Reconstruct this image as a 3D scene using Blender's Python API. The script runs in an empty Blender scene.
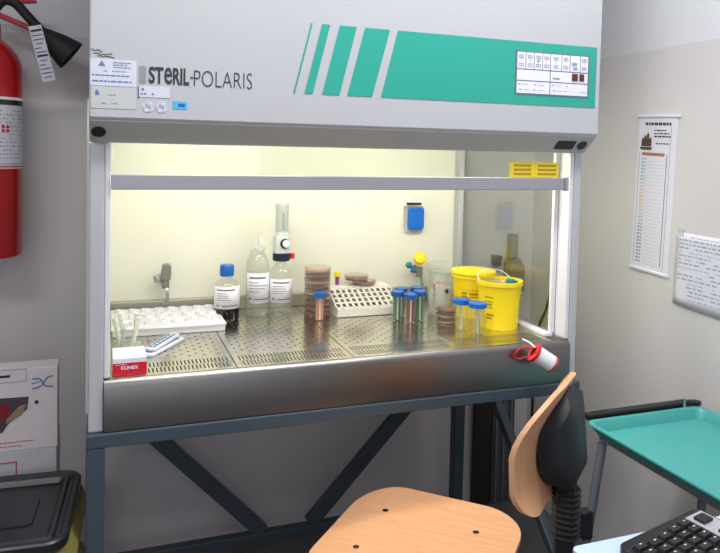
import bpy, bmesh, math, random
from mathutils import Vector, Matrix
random.seed(7)
PI = math.pi
C = bpy.context.scene.collection
H = 1.42                       # camera height above the floor

# ------------------------------------------------------------------ materials
def lin(c):
    c = c / 255.0
    return c / 12.92 if c <= 0.04045 else ((c + 0.055) / 1.055) ** 2.4
def rgb(t):
    return (lin(t[0]), lin(t[1]), lin(t[2]), 1.0)
def mat(name, col, rough=0.5, metal=0.0, noise=0.0, nscale=20.0, bump=0.0, bscale=200.0, spec=0.5, coat=0.0):
    m = bpy.data.materials.new(name); m.use_nodes = True
    nt = m.node_tree; b = nt.nodes['Principled BSDF']
    b.inputs['Base Color'].default_value = rgb(col)
    b.inputs['Roughness'].default_value = rough
    b.inputs['Metallic'].default_value = metal
    b.inputs['Specular IOR Level'].default_value = spec
    b.inputs['Coat Weight'].default_value = coat
    tc = nt.nodes.new('ShaderNodeTexCoord')
    if noise > 0:
        n = nt.nodes.new('ShaderNodeTexNoise'); n.inputs['Scale'].default_value = nscale; n.inputs['Detail'].default_value = 5
        r = nt.nodes.new('ShaderNodeMixRGB'); r.blend_type = 'MIX'
        c = rgb(col)
        r.inputs['Color1'].default_value = tuple(max(0, v * (1 - noise)) for v in c[:3]) + (1,)
        r.inputs['Color2'].default_value = tuple(min(1, v * (1 + noise)) for v in c[:3]) + (1,)
        nt.links.new(tc.outputs['Object'], n.inputs['Vector'])
        nt.links.new(n.outputs['Fac'], r.inputs['Fac'])
        nt.links.new(r.outputs['Color'], b.inputs['Base Color'])
    if bump > 0:
        n2 = nt.nodes.new('ShaderNodeTexNoise'); n2.inputs['Scale'].default_value = bscale
        bp = nt.nodes.new('ShaderNodeBump'); bp.inputs['Strength'].default_value = bump; bp.inputs['Distance'].default_value = 0.002
        nt.links.new(tc.outputs['Object'], n2.inputs['Vector'])
        nt.links.new(n2.outputs['Fac'], bp.inputs['Height'])
        nt.links.new(bp.outputs['Normal'], b.inputs['Normal'])
    return m
def glassy(name, tint, alpha_keep=0.85, rough=0.03, body=0.0, bodycol=(220, 225, 225)):
    """clear pane / clear plastic: tinted see-through layer, a sharp fresnel sheen, an optional milky body"""
    m = bpy.data.materials.new(name); m.use_nodes = True
    nt = m.node_tree; nt.nodes.clear()
    out = nt.nodes.new('ShaderNodeOutputMaterial')
    tr = nt.nodes.new('ShaderNodeBsdfTransparent'); tr.inputs['Color'].default_value = tuple(v * alpha_keep for v in rgb(tint)[:3]) + (1,)
    gl = nt.nodes.new('ShaderNodeBsdfGlossy'); gl.inputs['Roughness'].default_value = rough
    fr = nt.nodes.new('ShaderNodeFresnel')
    # the same sheen on both faces of the sheet (no mirror from the inside)
    ge = nt.nodes.new('ShaderNodeNewGeometry'); mr = nt.nodes.new('ShaderNodeMapRange')
    mr.inputs['To Min'].default_value = 1.5; mr.inputs['To Max'].default_value = 1 / 1.5
    nt.links.new(ge.outputs['Backfacing'], mr.inputs['Value']); nt.links.new(mr.outputs[0], fr.inputs['IOR'])
    mx = nt.nodes.new('ShaderNodeMixShader')
    df = nt.nodes.new('ShaderNodeBsdfDiffuse'); df.inputs['Color'].default_value = rgb(bodycol)
    mb = nt.nodes.new('ShaderNodeMixShader'); mb.inputs['Fac'].default_value = body
    nt.links.new(tr.outputs[0], mb.inputs[1]); nt.links.new(df.outputs[0], mb.inputs[2])
    nt.links.new(fr.outputs[0], mx.inputs['Fac'])
    nt.links.new(mb.outputs[0], mx.inputs[1]); nt.links.new(gl.outputs[0], mx.inputs[2])
    nt.links.new(mx.outputs[0], out.inputs['Surface'])
    return m
def emit(name, col, strength):
    m = bpy.data.materials.new(name); m.use_nodes = True
    nt = m.node_tree; nt.nodes.clear()
    out = nt.nodes.new('ShaderNodeOutputMaterial'); e = nt.nodes.new('ShaderNodeEmission')
    e.inputs['Color'].default_value = rgb(col); e.inputs['Strength'].default_value = strength
    nt.links.new(e.outputs[0], out.inputs['Surface'])
    return m
def wood(name, c1, c2, scale=9.0):
    m = mat(name, c1, 0.38, spec=0.45)
    nt = m.node_tree; b = nt.nodes['Principled BSDF']
    tc = nt.nodes.new('ShaderNodeTexCoord'); mp = nt.nodes.new('ShaderNodeMapping')
    mp.inputs['Scale'].default_value = (14.0, 1.2, 1.2)
    n = nt.nodes.new('ShaderNodeTexNoise'); n.inputs['Scale'].default_value = scale; n.inputs['Detail'].default_value = 8; n.inputs['Distortion'].default_value = 0.6
    cr = nt.nodes.new('ShaderNodeValToRGB')
    cr.color_ramp.elements[0].position = 0.3; cr.color_ramp.elements[0].color = rgb(c2)
    cr.color_ramp.elements[1].position = 0.7; cr.color_ramp.elements[1].color = rgb(c1)
    nt.links.new(tc.outputs['Object'], mp.inputs['Vector']); nt.links.new(mp.outputs[0], n.inputs['Vector'])
    nt.links.new(n.outputs['Fac'], cr.inputs['Fac']); nt.links.new(cr.outputs['Color'], b.inputs['Base Color'])
    return m
def brushed(name, col, rough, sc=(1.0, 1.0, 260.0), amt=0.10):
    """brushed stainless steel: streaks change the gloss"""
    m = mat(name, col, rough, 1.0)
    nt = m.node_tree; b = nt.nodes['Principled BSDF']
    tc = nt.nodes.new('ShaderNodeTexCoord'); mp = nt.nodes.new('ShaderNodeMapping'); mp.inputs['Scale'].default_value = sc
    n = nt.nodes.new('ShaderNodeTexNoise'); n.inputs['Scale'].default_value = 3.0; n.inputs['Detail'].default_value = 4
    mr = nt.nodes.new('ShaderNodeMapRange'); mr.inputs['To Min'].default_value = rough - amt; mr.inputs['To Max'].default_value = rough + amt
    nt.links.new(tc.outputs['Object'], mp.inputs['Vector']); nt.links.new(mp.outputs[0], n.inputs['Vector'])
    nt.links.new(n.outputs['Fac'], mr.inputs['Value']); nt.links.new(mr.outputs[0], b.inputs['Roughness'])
    return m

# two-tone wall paint: white above a horizontal line, warm grey below
LINE_Z = H + 0.342
def wall_paint(name, low, high):
    m = mat(name, low, 0.6, spec=0.3)
    nt = m.node_tree; b = nt.nodes['Principled BSDF']
    tc = nt.nodes.new('ShaderNodeTexCoord'); sp = nt.nodes.new('ShaderNodeSeparateXYZ')
    gt = nt.nodes.new('ShaderNodeMath'); gt.operation = 'GREATER_THAN'; gt.inputs[1].default_value = LINE_Z
    mx = nt.nodes.new('ShaderNodeMixRGB'); mx.inputs['Color1'].default_value = rgb(low); mx.inputs['Color2'].default_value = rgb(high)
    nt.links.new(tc.outputs['Object'], sp.inputs[0]); nt.links.new(sp.outputs['Z'], gt.inputs[0])
    nt.links.new(gt.outputs[0], mx.inputs['Fac'])
    n = nt.nodes.new('ShaderNodeTexNoise'); n.inputs['Scale'].default_value = 3.0; n.inputs['Detail'].default_value = 6
    m2 = nt.nodes.new('ShaderNodeMixRGB'); m2.blend_type = 'MULTIPLY'; m2.inputs['Fac'].default_value = 0.05
    nt.links.new(tc.outputs['Object'], n.inputs['Vector'])
    nt.links.new(mx.outputs[0], m2.inputs['Color1']); nt.links.new(n.outputs['Fac'], m2.inputs['Color2'])
    nt.links.new(m2.outputs[0], b.inputs['Base Color'])
    n3 = nt.nodes.new('ShaderNodeTexNoise'); n3.inputs['Scale'].default_value = 160
    bp = nt.nodes.new('ShaderNodeBump'); bp.inputs['Strength'].default_value = 0.12; bp.inputs['Distance'].default_value = 0.002
    nt.links.new(tc.outputs['Object'], n3.inputs['Vector']); nt.links.new(n3.outputs['Fac'], bp.inputs['Height'])
    nt.links.new(bp.outputs['Normal'], b.inputs['Normal'])
    return m
# perforated steel for the work surface, pattern in object coordinates (origin = front left of each panel)
def perforated():
    m = mat('perforated_steel', (212, 208, 196), 0.2, 1.0)
    nt = m.node_tree; b = nt.nodes['Principled BSDF']
    tc = nt.nodes.new('ShaderNodeTexCoord'); sp = nt.nodes.new('ShaderNodeSeparateXYZ')
    nt.links.new(tc.outputs['Object'], sp.inputs[0])
    def M(op, a, b_=None, c=None):
        n = nt.nodes.new('ShaderNodeMath'); n.operation = op
        for i, v in enumerate((a, b_, c)):
            if v is None: continue
            if isinstance(v, (int, float)): n.inputs[i].default_value = v
            else: nt.links.new(v, n.inputs[i])
        return n.outputs[0]
    X, Y = sp.outputs['X'], sp.outputs['Y']
    def grid(ox, oy, p):
        fx = M('SUBTRACT', M('FRACT', M('DIVIDE', M('ADD', X, ox), p)), 0.5)
        fy = M('SUBTRACT', M('FRACT', M('DIVIDE', M('ADD', Y, oy), p)), 0.5)
        d = M('SQRT', M('ADD', M('MULTIPLY', fx, fx), M('MULTIPLY', fy, fy)))
        return M('LESS_THAN', d, 0.105)
    p = 0.036
    dots = M('MAXIMUM', grid(0.0, 0.0, p), grid(p / 2, p / 2, p))
    rear = M('MULTIPLY', M('GREATER_THAN', Y, 0.118), M('LESS_THAN', Y, 0.56))
    dots = M('MULTIPLY', dots, rear)
    # two rows of narrow slots along the front
    sx = M('LESS_THAN', M('FRACT', M('DIVIDE', X, 0.0092)), 0.42)
    r1 = M('MULTIPLY', M('GREATER_THAN', Y, 0.014), M('LESS_THAN', Y, 0.050))
    r2 = M('MULTIPLY', M('GREATER_THAN', Y, 0.056), M('LESS_THAN', Y, 0.092))
    sx2 = M('LESS_THAN', M('FRACT', M('ADD', M('DIVIDE', X, 0.0092), 0.5)), 0.42)
    sl = M('MAXIMUM', M('MULTIPLY', sx, r1), M('MULTIPLY', sx2, r2))
    inx = M('MULTIPLY', M('GREATER_THAN', X, 0.012), M('LESS_THAN', X, 0.286))
    hole = M('MULTIPLY', M('MAXIMUM', dots, sl), inx)
    mc = nt.nodes.new('ShaderNodeMixRGB'); mc.inputs['Color1'].default_value = rgb((212, 208, 196)); mc.inputs['Color2'].default_value = rgb((52, 48, 42))
    nt.links.new(hole, mc.inputs['Fac']); nt.links.new(mc.outputs[0], b.inputs['Base Color'])
    nt.links.new(M('SUBTRACT', 1.0, hole), b.inputs['Metallic'])
    rr = M('MULTIPLY_ADD', hole, 0.5, 0.2); nt.links.new(rr, b.inputs['Roughness'])
    return m

M_ = dict(
    enamel=mat('grey_white_enamel', (182, 182, 185), 0.34, noise=0.02, nscale=4),
    enamel_grey=mat('grey_enamel_underside', (178, 178, 175), 0.5),
    cream=mat('cream_panel', (226, 224, 212), 0.42, noise=0.02, nscale=3),
    alu=mat('anodised_aluminium', (160, 160, 166), 0.4, 0.35),
    white_alu=mat('white_profile', (222, 220, 226), 0.35),
    green=mat('green_print', (40, 158, 140), 0.4, noise=0.05, nscale=6),
    black=mat('black_plastic', (18, 18, 20), 0.4),
    soft_black=mat('matt_black_plastic', (24, 26, 30), 0.55, bump=0.2, bscale=500),
    dark_print=mat('dark_print', (45, 45, 52), 0.6),
    grey_print=mat('grey_print', (150, 152, 158), 0.6),
    blue_print=mat('blue_print', (96, 118, 160), 0.6),
    red_print=mat('red_print', (190, 70, 90), 0.6),
    paper=mat('white_paper', (224, 222, 234), 0.6),
    paper_grey=mat('pale_paper', (205, 208, 220), 0.6),
    sticker=mat('clear_sticker', (190, 193, 192), 0.45),
    sky_blue=mat('light_blue_sticker', (70, 180, 220), 0.45),
    steel=brushed('brushed_steel', (128, 125, 122), 0.32),
    steel_bright=mat('polished_steel', (205, 203, 198), 0.2, 1.0),
    steel_dull=mat('dull_steel', (178, 173, 162), 0.5, 0.9),
    perf=perforated(),
    navy=mat('blue_grey_paint', (62, 76, 86), 0.42, noise=0.05, nscale=10),
    glass=glassy('pane_glass', (252, 254, 251), 0.992, 0.0),
    sash=glassy('sash_glass', (248, 250, 246), 0.98, 0.0),
    clear=glassy('clear_plastic', (250, 252, 250), 0.985, 0.08, 0.05),
    dish=glassy('dish_plastic', (254, 252, 250), 0.995, 0.08, 0.03, (235, 225, 220)),
    frosty=glassy('frosted_plastic', (248, 250, 248), 0.98, 0.15, 0.28, (235, 238, 238)),
    milky=glassy('milky_bottle_plastic', (252, 253, 250), 0.985, 0.12, 0.16, (232, 236, 230)),
    bluecap=mat('blue_cap', (12, 92, 175), 0.35),
    darkliquid=mat('black_liquid', (14, 12, 14), 0.15),
    navyring=mat('navy_ring', (16, 28, 58), 0.4),
    red=mat('red_plastic', (205, 30, 40), 0.35),
    redpaint=mat('red_enamel', (178, 8, 22), 0.28, coat=0.4),
    yellow=mat('yellow_plastic', (246, 215, 10), 0.38),
    yellow_dark=mat('ochre_print', (170, 140, 20), 0.6),
    yellow_label=mat('yellow_label', (232, 205, 40), 0.5),
    turquoise=mat('turquoise_plastic', (10, 130, 140), 0.4),
    tealtray=mat('turquoise_green_tray', (66, 156, 152), 0.35, noise=0.02),
    whitepl=mat('white_plastic', (226, 225, 234), 0.4),
    rackpl=mat('warm_white_rack', (226, 220, 214), 0.4),
    agar_red=mat('dark_red_agar', (150, 34, 44), 0.3),
    agar_brown=mat('brown_agar', (140, 92, 84), 0.35),
    agar_tan=mat('tan_agar', (200, 164, 146), 0.35),
    stripgreen=mat('green_tube_content', (74, 128, 92), 0.5),
    stripred=mat('red_brown_tube_content', (140, 62, 44), 0.5),
    stripsalmon=mat('salmon_tube_content', (206, 130, 104), 0.5),
    stripblue=mat('grey_blue_tube_content', (96, 110, 130), 0.5),
    purple=mat('purple_plastic', (130, 50, 130), 0.4),
    valve_grey=mat('grey_valve', (128, 130, 124), 0.4, 0.3),
    chrome=mat('chrome', (200, 202, 205), 0.12, 1.0),
    brown=mat('dark_brown_board', (38, 30, 28), 0.6),
    darkgrey=mat('dark_grey_metal', (88, 88, 86), 0.5),
    greybrown=mat('grey_brown_plastic', (132, 124, 100), 0.5),
    ply=wood('beech_plywood', (222, 169, 127), (210, 153, 110)),
    plyedge=mat('plywood_edge', (226, 186, 140), 0.5),
    greymetal=mat('grey_metal_tube', (128, 134, 142), 0.35, 0.5),
    desk=mat('pale_blue_laminate', (188, 206, 236), 0.35),
    silver=mat('silver_plastic', (178, 178, 184), 0.35, 0.3),
    key=mat('black_key', (26, 26, 28), 0.35),
    keyprint=mat('key_print', (200, 200, 200), 0.5),
    yellowbag=mat('yellow_bag', (118, 110, 60), 0.35, noise=0.25, nscale=14, bump=0.6, bscale=18),
    binblack=mat('black_lid', (30, 31, 35), 0.32, noise=0.1, nscale=8),
    cardboard=mat('white_cardboard', (216, 208, 210), 0.55),
    cardgrey=mat('grey_white_cardboard', (196, 192, 198), 0.55),
    brass=mat('brass', (140, 120, 60), 0.35, 1.0),
    blackcloth=mat('black_rubber', (14, 14, 16), 0.6),
    floor=mat('dark_grey_floor', (96, 96, 98), 0.5, noise=0.12, nscale=40),
    ceil=mat('white_ceiling', (225, 225, 222), 0.7),
    paletube=mat('pale_yellow_white_plastic', (232, 233, 212), .45),
    bluebox=mat('blue_box', (12, 100, 195), 0.4),
    wall=wall_paint('wall_paint', (216, 211, 212), (224, 224, 228)),
)

# ------------------------------------------------------------------ mesh helpers
def box(bm, x0, x1, y0, y1, z0, z1, mtx=None):
    v = [bm.verts.new((x, y, z)) for x in (x0, x1) for y in (y0, y1) for z in (z0, z1)]
    for f in ((0, 1, 3, 2), (4, 6, 7, 5), (0, 4, 5, 1), (2, 3, 7, 6), (0, 2, 6, 4), (1, 5, 7, 3)):
        bm.faces.new([v[i] for i in f])
    if mtx is not None:
        bmesh.ops.transform(bm, matrix=mtx, verts=v)
    return v
def lathe(bm, prof, cx=0, cy=0, cz=0, seg=28, mtx=None, cap=True):
    rings = []
    for r, z in prof:
        if r < 1e-6:
            rings.append([bm.verts.new((cx, cy, cz + z))])
        else:
            rings.append([bm.verts.new((cx + r * math.cos(2 * PI * k / seg), cy + r * math.sin(2 * PI * k / seg), cz + z)) for k in range(seg)])
    for a, b in zip(rings, rings[1:]):
        if len(a) == 1 and len(b) == 1: continue
        for k in range(seg):
            k2 = (k + 1) % seg
            if len(a) == 1: bm.faces.new((a[0], b[k], b[k2]))
            elif len(b) == 1: bm.faces.new((a[k], a[k2], b[0]))
            else: bm.faces.new((a[k], a[k2], b[k2], b[k]))
    if cap:
        if len(rings[0]) > 1: bm.faces.new(rings[0][::-1])
        if len(rings[-1]) > 1: bm.faces.new(rings[-1])
    vs = [v for r in rings for v in r]
    if mtx is not None: bmesh.ops.transform(bm, matrix=mtx, verts=vs)
    return vs
def cyl(bm, p0, p1, r, r2=None, seg=20):
    p0, p1 = Vector(p0), Vector(p1); d = p1 - p0
    q = Vector((0, 0, 1)).rotation_difference(d.normalized()).to_matrix().to_4x4()
    return lathe(bm, [(r, 0), (r if r2 is None else r2, d.length)], seg=seg, mtx=Matrix.Translation(p0) @ q)
def tube(bm, pts, r, seg=10):
    """one swept round tube through the points (smoothed)"""
    P = [Vector(p) for p in pts]
    if len(P) > 2:
        S = []
        for i in range(len(P) - 1):
            p0 = P[max(i - 1, 0)]; p1 = P[i]; p2 = P[i + 1]; p3 = P[min(i + 2, len(P) - 1)]
            for k in range(5):
                t = k / 5
                S.append(0.5 * ((2 * p1) + (p2 - p0) * t + (2 * p0 - 5 * p1 + 4 * p2 - p3) * t * t + (3 * p1 - p0 - 3 * p2 + p3) * t ** 3))
        S.append(P[-1]); P = S
    rings = []; n = None
    for i, p in enumerate(P):
        t = (P[min(i + 1, len(P) - 1)] - P[max(i - 1, 0)]).normalized()
        if n is None:
            n = t.orthogonal().normalized()
        else:
            n = (n - t * n.dot(t)).normalized()
        b = t.cross(n)
        rings.append([bm.verts.new(p + (n * math.cos(2 * PI * k / seg) + b * math.sin(2 * PI * k / seg)) * r) for k in range(seg)])
    for a, b in zip(rings, rings[1:]):
        for k in range(seg):
            bm.faces.new((a[k], a[(k + 1) % seg], b[(k + 1) % seg], b[k]))
    bm.faces.new(rings[0][::-1]); bm.faces.new(rings[-1])
def beam(bm, p0, p1, w, d, up=(0, 1, 0)):
    """rectangular bar from p0 to p1, w across, d along 'up'"""
    p0, p1, up = Vector(p0), Vector(p1), Vector(up)
    t = (p1 - p0).normalized(); s = t.cross(up).normalized(); u = s.cross(t).normalized()
    q = [p + s * a * w / 2 + u * b * d / 2 for p in (p0, p1) for a, b in ((-1, -1), (1, -1), (1, 1), (-1, 1))]
    v = [bm.verts.new(x) for x in q]
    for f in ((3, 2, 1, 0), (4, 5, 6, 7), (0, 1, 5, 4), (1, 2, 6, 5), (2, 3, 7, 6), (3, 0, 4, 7)):
        bm.faces.new([v[i] for i in f])
def prism(bm, pts, a0, a1, axis='y', mtx=None):
    """closed polygon extruded along an axis. axis y: pts are (x,z); axis z: (x,y); axis x: (y,z)"""
    def mk(p, a):
        return {'y': (p[0], a, p[1]), 'z': (p[0], p[1], a), 'x': (a, p[0], p[1])}[axis]
    A = [bm.verts.new(mk(p, a0)) for p in pts]; B = [bm.verts.new(mk(p, a1)) for p in pts]
    n = len(pts)
    bm.faces.new(A); bm.faces.new(B[::-1])
    for i in range(n):
        bm.faces.new((A[i], B[i], B[(i + 1) % n], A[(i + 1) % n]))
    if mtx is not None: bmesh.ops.transform(bm, matrix=mtx, verts=A + B)
def rrect(w, h, r, n=6, cx=0, cy=0):
    pts = []
    for sx, sy, a0 in ((1, 1, 0), (-1, 1, 90), (-1, -1, 180), (1, -1, 270)):
        for k in range(n + 1):
            a = math.radians(a0 + 90 * k / n)
            pts.append((cx + sx * (w / 2 - r) + r * math.cos(a), cy + sy * (h / 2 - r) + r * math.sin(a)))
    return pts
def shell(bm, outline, f_front, f_back, place, rings=8):
    """closed curved plate: outline (a,b) points; f_* give its two faces; place(a,b,d) puts a point"""
    n = len(outline); L = []
    for f in (f_front, f_back):
        R = [[bm.verts.new(place(0, 0, f(0, 0)))]]
        for k in range(1, rings + 1):
            s = k / rings
            R.append([bm.verts.new(place(a * s, b * s, f(a * s, b * s))) for a, b in outline])
        L.append(R)
    for li, R in enumerate(L):
        for k in range(n):
            k2 = (k + 1) % n
            fs = [(R[0][0], R[1][k], R[1][k2])] + [(R[q][k], R[q + 1][k], R[q + 1][k2], R[q][k2]) for q in range(1, rings)]
            for f in fs: bm.faces.new(f if li == 0 else f[::-1])
    for k in range(n):
        bm.faces.new((L[0][-1][k], L[1][-1][k], L[1][-1][(k + 1) % n], L[0][-1][(k + 1) % n]))
def BM(): return bmesh.new()
def obj(name, bm, m, parent=None, smooth=False, bevel=0.0, seg=2, label=None, kind=None):
    bmesh.ops.recalc_face_normals(bm, faces=bm.faces)
    me = bpy.data.meshes.new(name); bm.to_mesh(me); bm.free()
    ms = m if isinstance(m, (list, tuple)) else [m]
    for x in ms: me.materials.append(M_[x] if isinstance(x, str) else x)
    if smooth:
        for p in me.polygons: p.use_smooth = True
        try: me.set_sharp_from_angle(angle=math.radians(35))
        except Exception: pass
    o = bpy.data.objects.new(name, me); C.objects.link(o)
    if parent is not None: o.parent = parent
    if bevel > 0:
        b = o.modifiers.new('bevel', 'BEVEL'); b.width = bevel; b.segments = seg; b.limit_method = 'ANGLE'; b.angle_limit = math.radians(40)
    if label: o['label'] = label
    if kind: o['kind'] = kind
    return o
def thing(name, label, cat, loc=(0, 0, 0), rotz=0.0, group=None):
    o = bpy.data.objects.new(name, None); C.objects.link(o); o.empty_display_size = 0.05
    o.location = loc; o.rotation_euler = (0, 0, rotz)
    o['label'] = label; o['category'] = cat
    if group: o['group'] = group
    return o
def tag(o, label, cat, group=None):
    o['label'] = label; o['category'] = cat
    if group: o['group'] = group
    return o
def struct(name, bm, m, **k):
    o = obj(name, bm, m, **k); o['kind'] = 'structure'; return o
def dup(root, loc, rotz, label, group=None):
    r = root.copy(); C.objects.link(r); r.location = loc; r.rotation_euler = (0, 0, rotz); r['label'] = label
    if group: r['group'] = group
    for ch in list(root.children):
        c = ch.copy(); C.objects.link(c); c.parent = r
        for g in list(ch.children):
            d = g.copy(); C.objects.link(d); d.parent = c
    return r
def text_mesh(bm, s, x0, x1, z0, z1, y, offset=0.0, face='front'):
    """letters as flat mesh, fitted to a box on a plane facing -Y ('front') or -X ('side', x runs along -Y)"""
    cu = bpy.data.curves.new('letters', 'FONT'); cu.body = s; cu.size = 1.0; cu.offset = offset; cu.resolution_u = 4
    t = bpy.data.objects.new('letters', cu); C.objects.link(t)
    bpy.context.view_layer.update()
    dg = bpy.context.evaluated_depsgraph_get()
    me = bpy.data.meshes.new_from_object(t.evaluated_get(dg))
    xs = [v.co.x for v in me.vertices]; ys = [v.co.y for v in me.vertices]
    ax, bx, ay, by = min(xs), max(xs), min(ys), max(ys)
    vs = []
    for v in me.vertices:
        u = x0 + (v.co.x - ax) / (bx - ax) * (x1 - x0); w = z0 + (v.co.y - ay) / (by - ay) * (z1 - z0)
        vs.append(bm.verts.new((u, y, w)))
    for p in me.polygons:
        try: bm.faces.new([vs[i] for i in p.vertices])
        except ValueError: pass
    bpy.data.objects.remove(t); bpy.data.curves.remove(cu); bpy.data.meshes.remove(me)

# ------------------------------------------------------------------ room
XR, XL, YB, YF, ZC = 1.66, -2.3, 2.45, -2.0, 2.85
b = BM(); box(b, XL - .1, XR + .1, YF - .1, YB + .1, -.1, 0); struct('floor', b, 'floor')
b = BM(); box(b, XL - .1, XR + .1, YF - .1, YB + .1, ZC, ZC + .1); struct('ceiling', b, 'ceil')
b = BM(); box(b, XL - .1, XR + .1, YB, YB + .1, 0, ZC); struct('wall_back', b, 'wall')
b = BM(); box(b, XR, XR + .1, YF, YB, 0, ZC); struct('wall_right', b, 'wall')
b = BM(); box(b, XL - .1, XL, YF, YB, 0, ZC); struct('wall_left', b, 'wall')
b = BM(); box(b, XL - .1, XR + .1, YF - .1, YF, 0, ZC); struct('wall_front', b, 'wall')

# ------------------------------------------------------------------ stand
stand = thing('steel_stand', 'blue-grey painted steel stand with V braces carrying the flow cabinet', 'stand', (0.625, 1.66, 0))
ox, oy = -0.625, -1.66
def W(bm_): bmesh.ops.translate(bm_, vec=(ox, oy, 0), verts=bm_.verts); return bm_
ZT = H - .648
def z0_(v): return H + v
b = BM(); box(b, -.034, 1.284, 1.635, 1.675, ZT - .032, ZT); obj('front_rail', W(b), 'navy', stand, bevel=.003)
b = BM(); box(b, -.034, 1.284, 2.24, 2.28, ZT - .032, ZT); obj('back_rail', W(b), 'navy', stand, bevel=.003)
for x in (-.034, 1.244):
    b = BM(); box(b, x, x + .04, 1.676, 2.239, ZT - .032, ZT); obj('side_rail', W(b), 'navy', stand, bevel=.003)
    b = BM(); box(b, x, x + .04, 1.637, 1.677, 0.0, ZT - .0325); obj('leg', W(b), 'navy', stand, bevel=.003)
    b = BM(); box(b, x if x < 0 else x - .03, x + .04 if x < 0 else x + .01, 2.24, 2.28, 0.0, ZT - .0325); obj('leg', W(b), 'navy', stand, bevel=.003)
zr = H - 1.285
b = BM(); box(b, .007, 1.213, 2.243, 2.277, zr - .03, zr); obj('bottom_rail', W(b), 'navy', stand, bevel=.003)
b = BM(); beam(b, (.02, 2.26, z0_(-.776)), (0.506, 2.26, zr + .001), .048, .03); obj('brace', W(b), 'navy', stand, bevel=.003)
b = BM(); beam(b, (1.232, 2.26, z0_(-.697)), (0.673, 2.26, zr + .001), .048, .03); obj('brace', W(b), 'navy', stand, bevel=.003)
b = BM(); beam(b, (1.262, 2.22, ZT - .034), (1.262, 1.69, zr + .1), .03, .03, (1, 0, 0)); obj('brace', W(b), 'navy', stand, bevel=.003)

# ------------------------------------------------------------------ flow cabinet
hood = thing('flow_cabinet', 'large grey-white laminar flow cabinet with green stripes and a lit steel work chamber', 'laboratory hood', (0.625, 1.66, ZT))
def Wh(bm_): bmesh.ops.translate(bm_, vec=(ox, oy, -ZT), verts=bm_.verts); return bm_
def z(v): return H + v
X0, X1, YP = -.030, 1.283, 1.595
# header: closed profile in (y,z) with the slanted underside
b = BM(); prism(b, [(YP, z(.058)), (YP + .003, z(.053)), (1.652, z(.003)), (1.668, z(.003)), (1.668, z(.12)), (2.32, z(.12)), (2.32, z(.95)), (YP, z(.95))], X0, X1, 'x')
obj('header', Wh(b), 'enamel', hood, bevel=.004)
b = BM(); prism(b, [(YP + .0045, z(.0495)), (1.6505, z(.0030)), (1.6515, z(.0042)), (YP + .0055, z(.0525))], X0 + .003, X1 - .003, 'x'); obj('underside_panel', Wh(b), 'enamel_grey', hood)
# the slant's own fittings
sl = math.atan2(-.050, .049)
def on_slant(x0, x1, t0, t1, oval=False):
    """a flat fitting on the slanted underside, t = 0 (front edge) .. 1 (rear edge)"""
    b = BM(); n = Vector((0, -.050, -.049)).normalized() * .0022
    p = lambda x, t: Vector((x, YP + .005 + .046 * t, z(.050 - .047 * t)))
    if oval: pts = [p((x0 + x1) / 2 + (x1 - x0) / 2 * math.cos(a), (t0 + t1) / 2 + (t1 - t0) / 2 * math.sin(a)) for a in [2 * PI * k / 24 for k in range(24)]]
    else: pts = [p(x0, t0), p(x1, t0), p(x1, t1), p(x0, t1)]
    A = [b.verts.new(q - n * .2) for q in pts]; B = [b.verts.new(q + n) for q in pts]; m = len(pts)
    b.faces.new(A); b.faces.new(B[::-1])
    for i in range(m): b.faces.new((A[i], A[(i + 1) % m], B[(i + 1) % m], B[i]))
    return Wh(b)
obj('round_port', on_slant(-.026, .004, .28, .72, True), 'black', hood)
obj('switch_plate', on_slant(1.168, 1.226, .30, .75), 'black', hood)
obj('round_port', on_slant(1.238, 1.266, .28, .76, True), 'black', hood)
# stripes: slanted parallelograms, and the wide band
def para(xb0, xb1, xt0, xt1, zb=z(.1285), zt=z(.2935), y0=YP - .0012, y1=YP + .001):
    b = BM(); prism(b, [(xb0, zb), (xb1, zb), (xt1, zt), (xt0, zt)], y0, y1, 'y'); return Wh(b)
for a in ((.414, .418, .454, .458), (.441, .461, .481, .501), (.484, .527, .525, .568), (.547, .611, .589, .654), (.634, 1.268, .675, 1.268)):
    obj('green_stripe', para(*a), 'green', hood)
b = BM()
text_mesh(b, 'ST', .0905, .1215, z(.1335), z(.1705), YP - .0012, .028)
text_mesh(b, 'e', .1235, .1395, z(.1335), z(.1705), YP - .0012, .012)
text_mesh(b, 'RIL', .1415, .1765, z(.1335), z(.1705), YP - .0012, .028)
obj('lettering', Wh(b), 'dark_print', hood)
b = BM(); box(b, .1795, .185, YP - .0012, YP - .001, z(.149), z(.153))
text_mesh(b, 'POLARIS', .187, .317, z(.1325), z(.168), YP - .0012, -.018)
obj('lettering', Wh(b), 'dark_print', hood)
# badge left of the letters: fine vertical bars in a rounded shape
b = BM()
for k in range(5):
    xx = .0705 + k * .0032; hh = .017 if k in (0, 4) else .0195
    box(b, xx, xx + .002, YP - .0013, YP + .0005, z(.152) - hh, z(.152) + hh)
obj('badge', Wh(b), 'grey_print', hood)
def dashes(bm_, x0, x1, z0, z1, y, rows, fill=.8, th=.45):
    h = (z1 - z0) / rows
    for r in range(rows):
        x = x0; zz = z0 + h * r + h * .25
        while x < x1 - .001:
            w = random.uniform(.004, .012); w = min(w, x1 - x)
            if random.random() < fill: box(bm_, x, x + w, y - .0004, y + .0003, zz, zz + h * th)
            x += w + .0022
def sticker(x0, x1, z0, z1, m, y=YP):
    b = BM(); box(b, x0, x1, y - .0010, y + .001, z(z0), z(z1)); return obj('sticker', Wh(b), m, hood)
def prt(par, fn, m, name='print'):
    b = BM(); fn(b); return obj(name, Wh(b), m, par)
YS = YP - .0013
s = sticker(-.028, .065, .124, .180, 'paper_grey')
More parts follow.
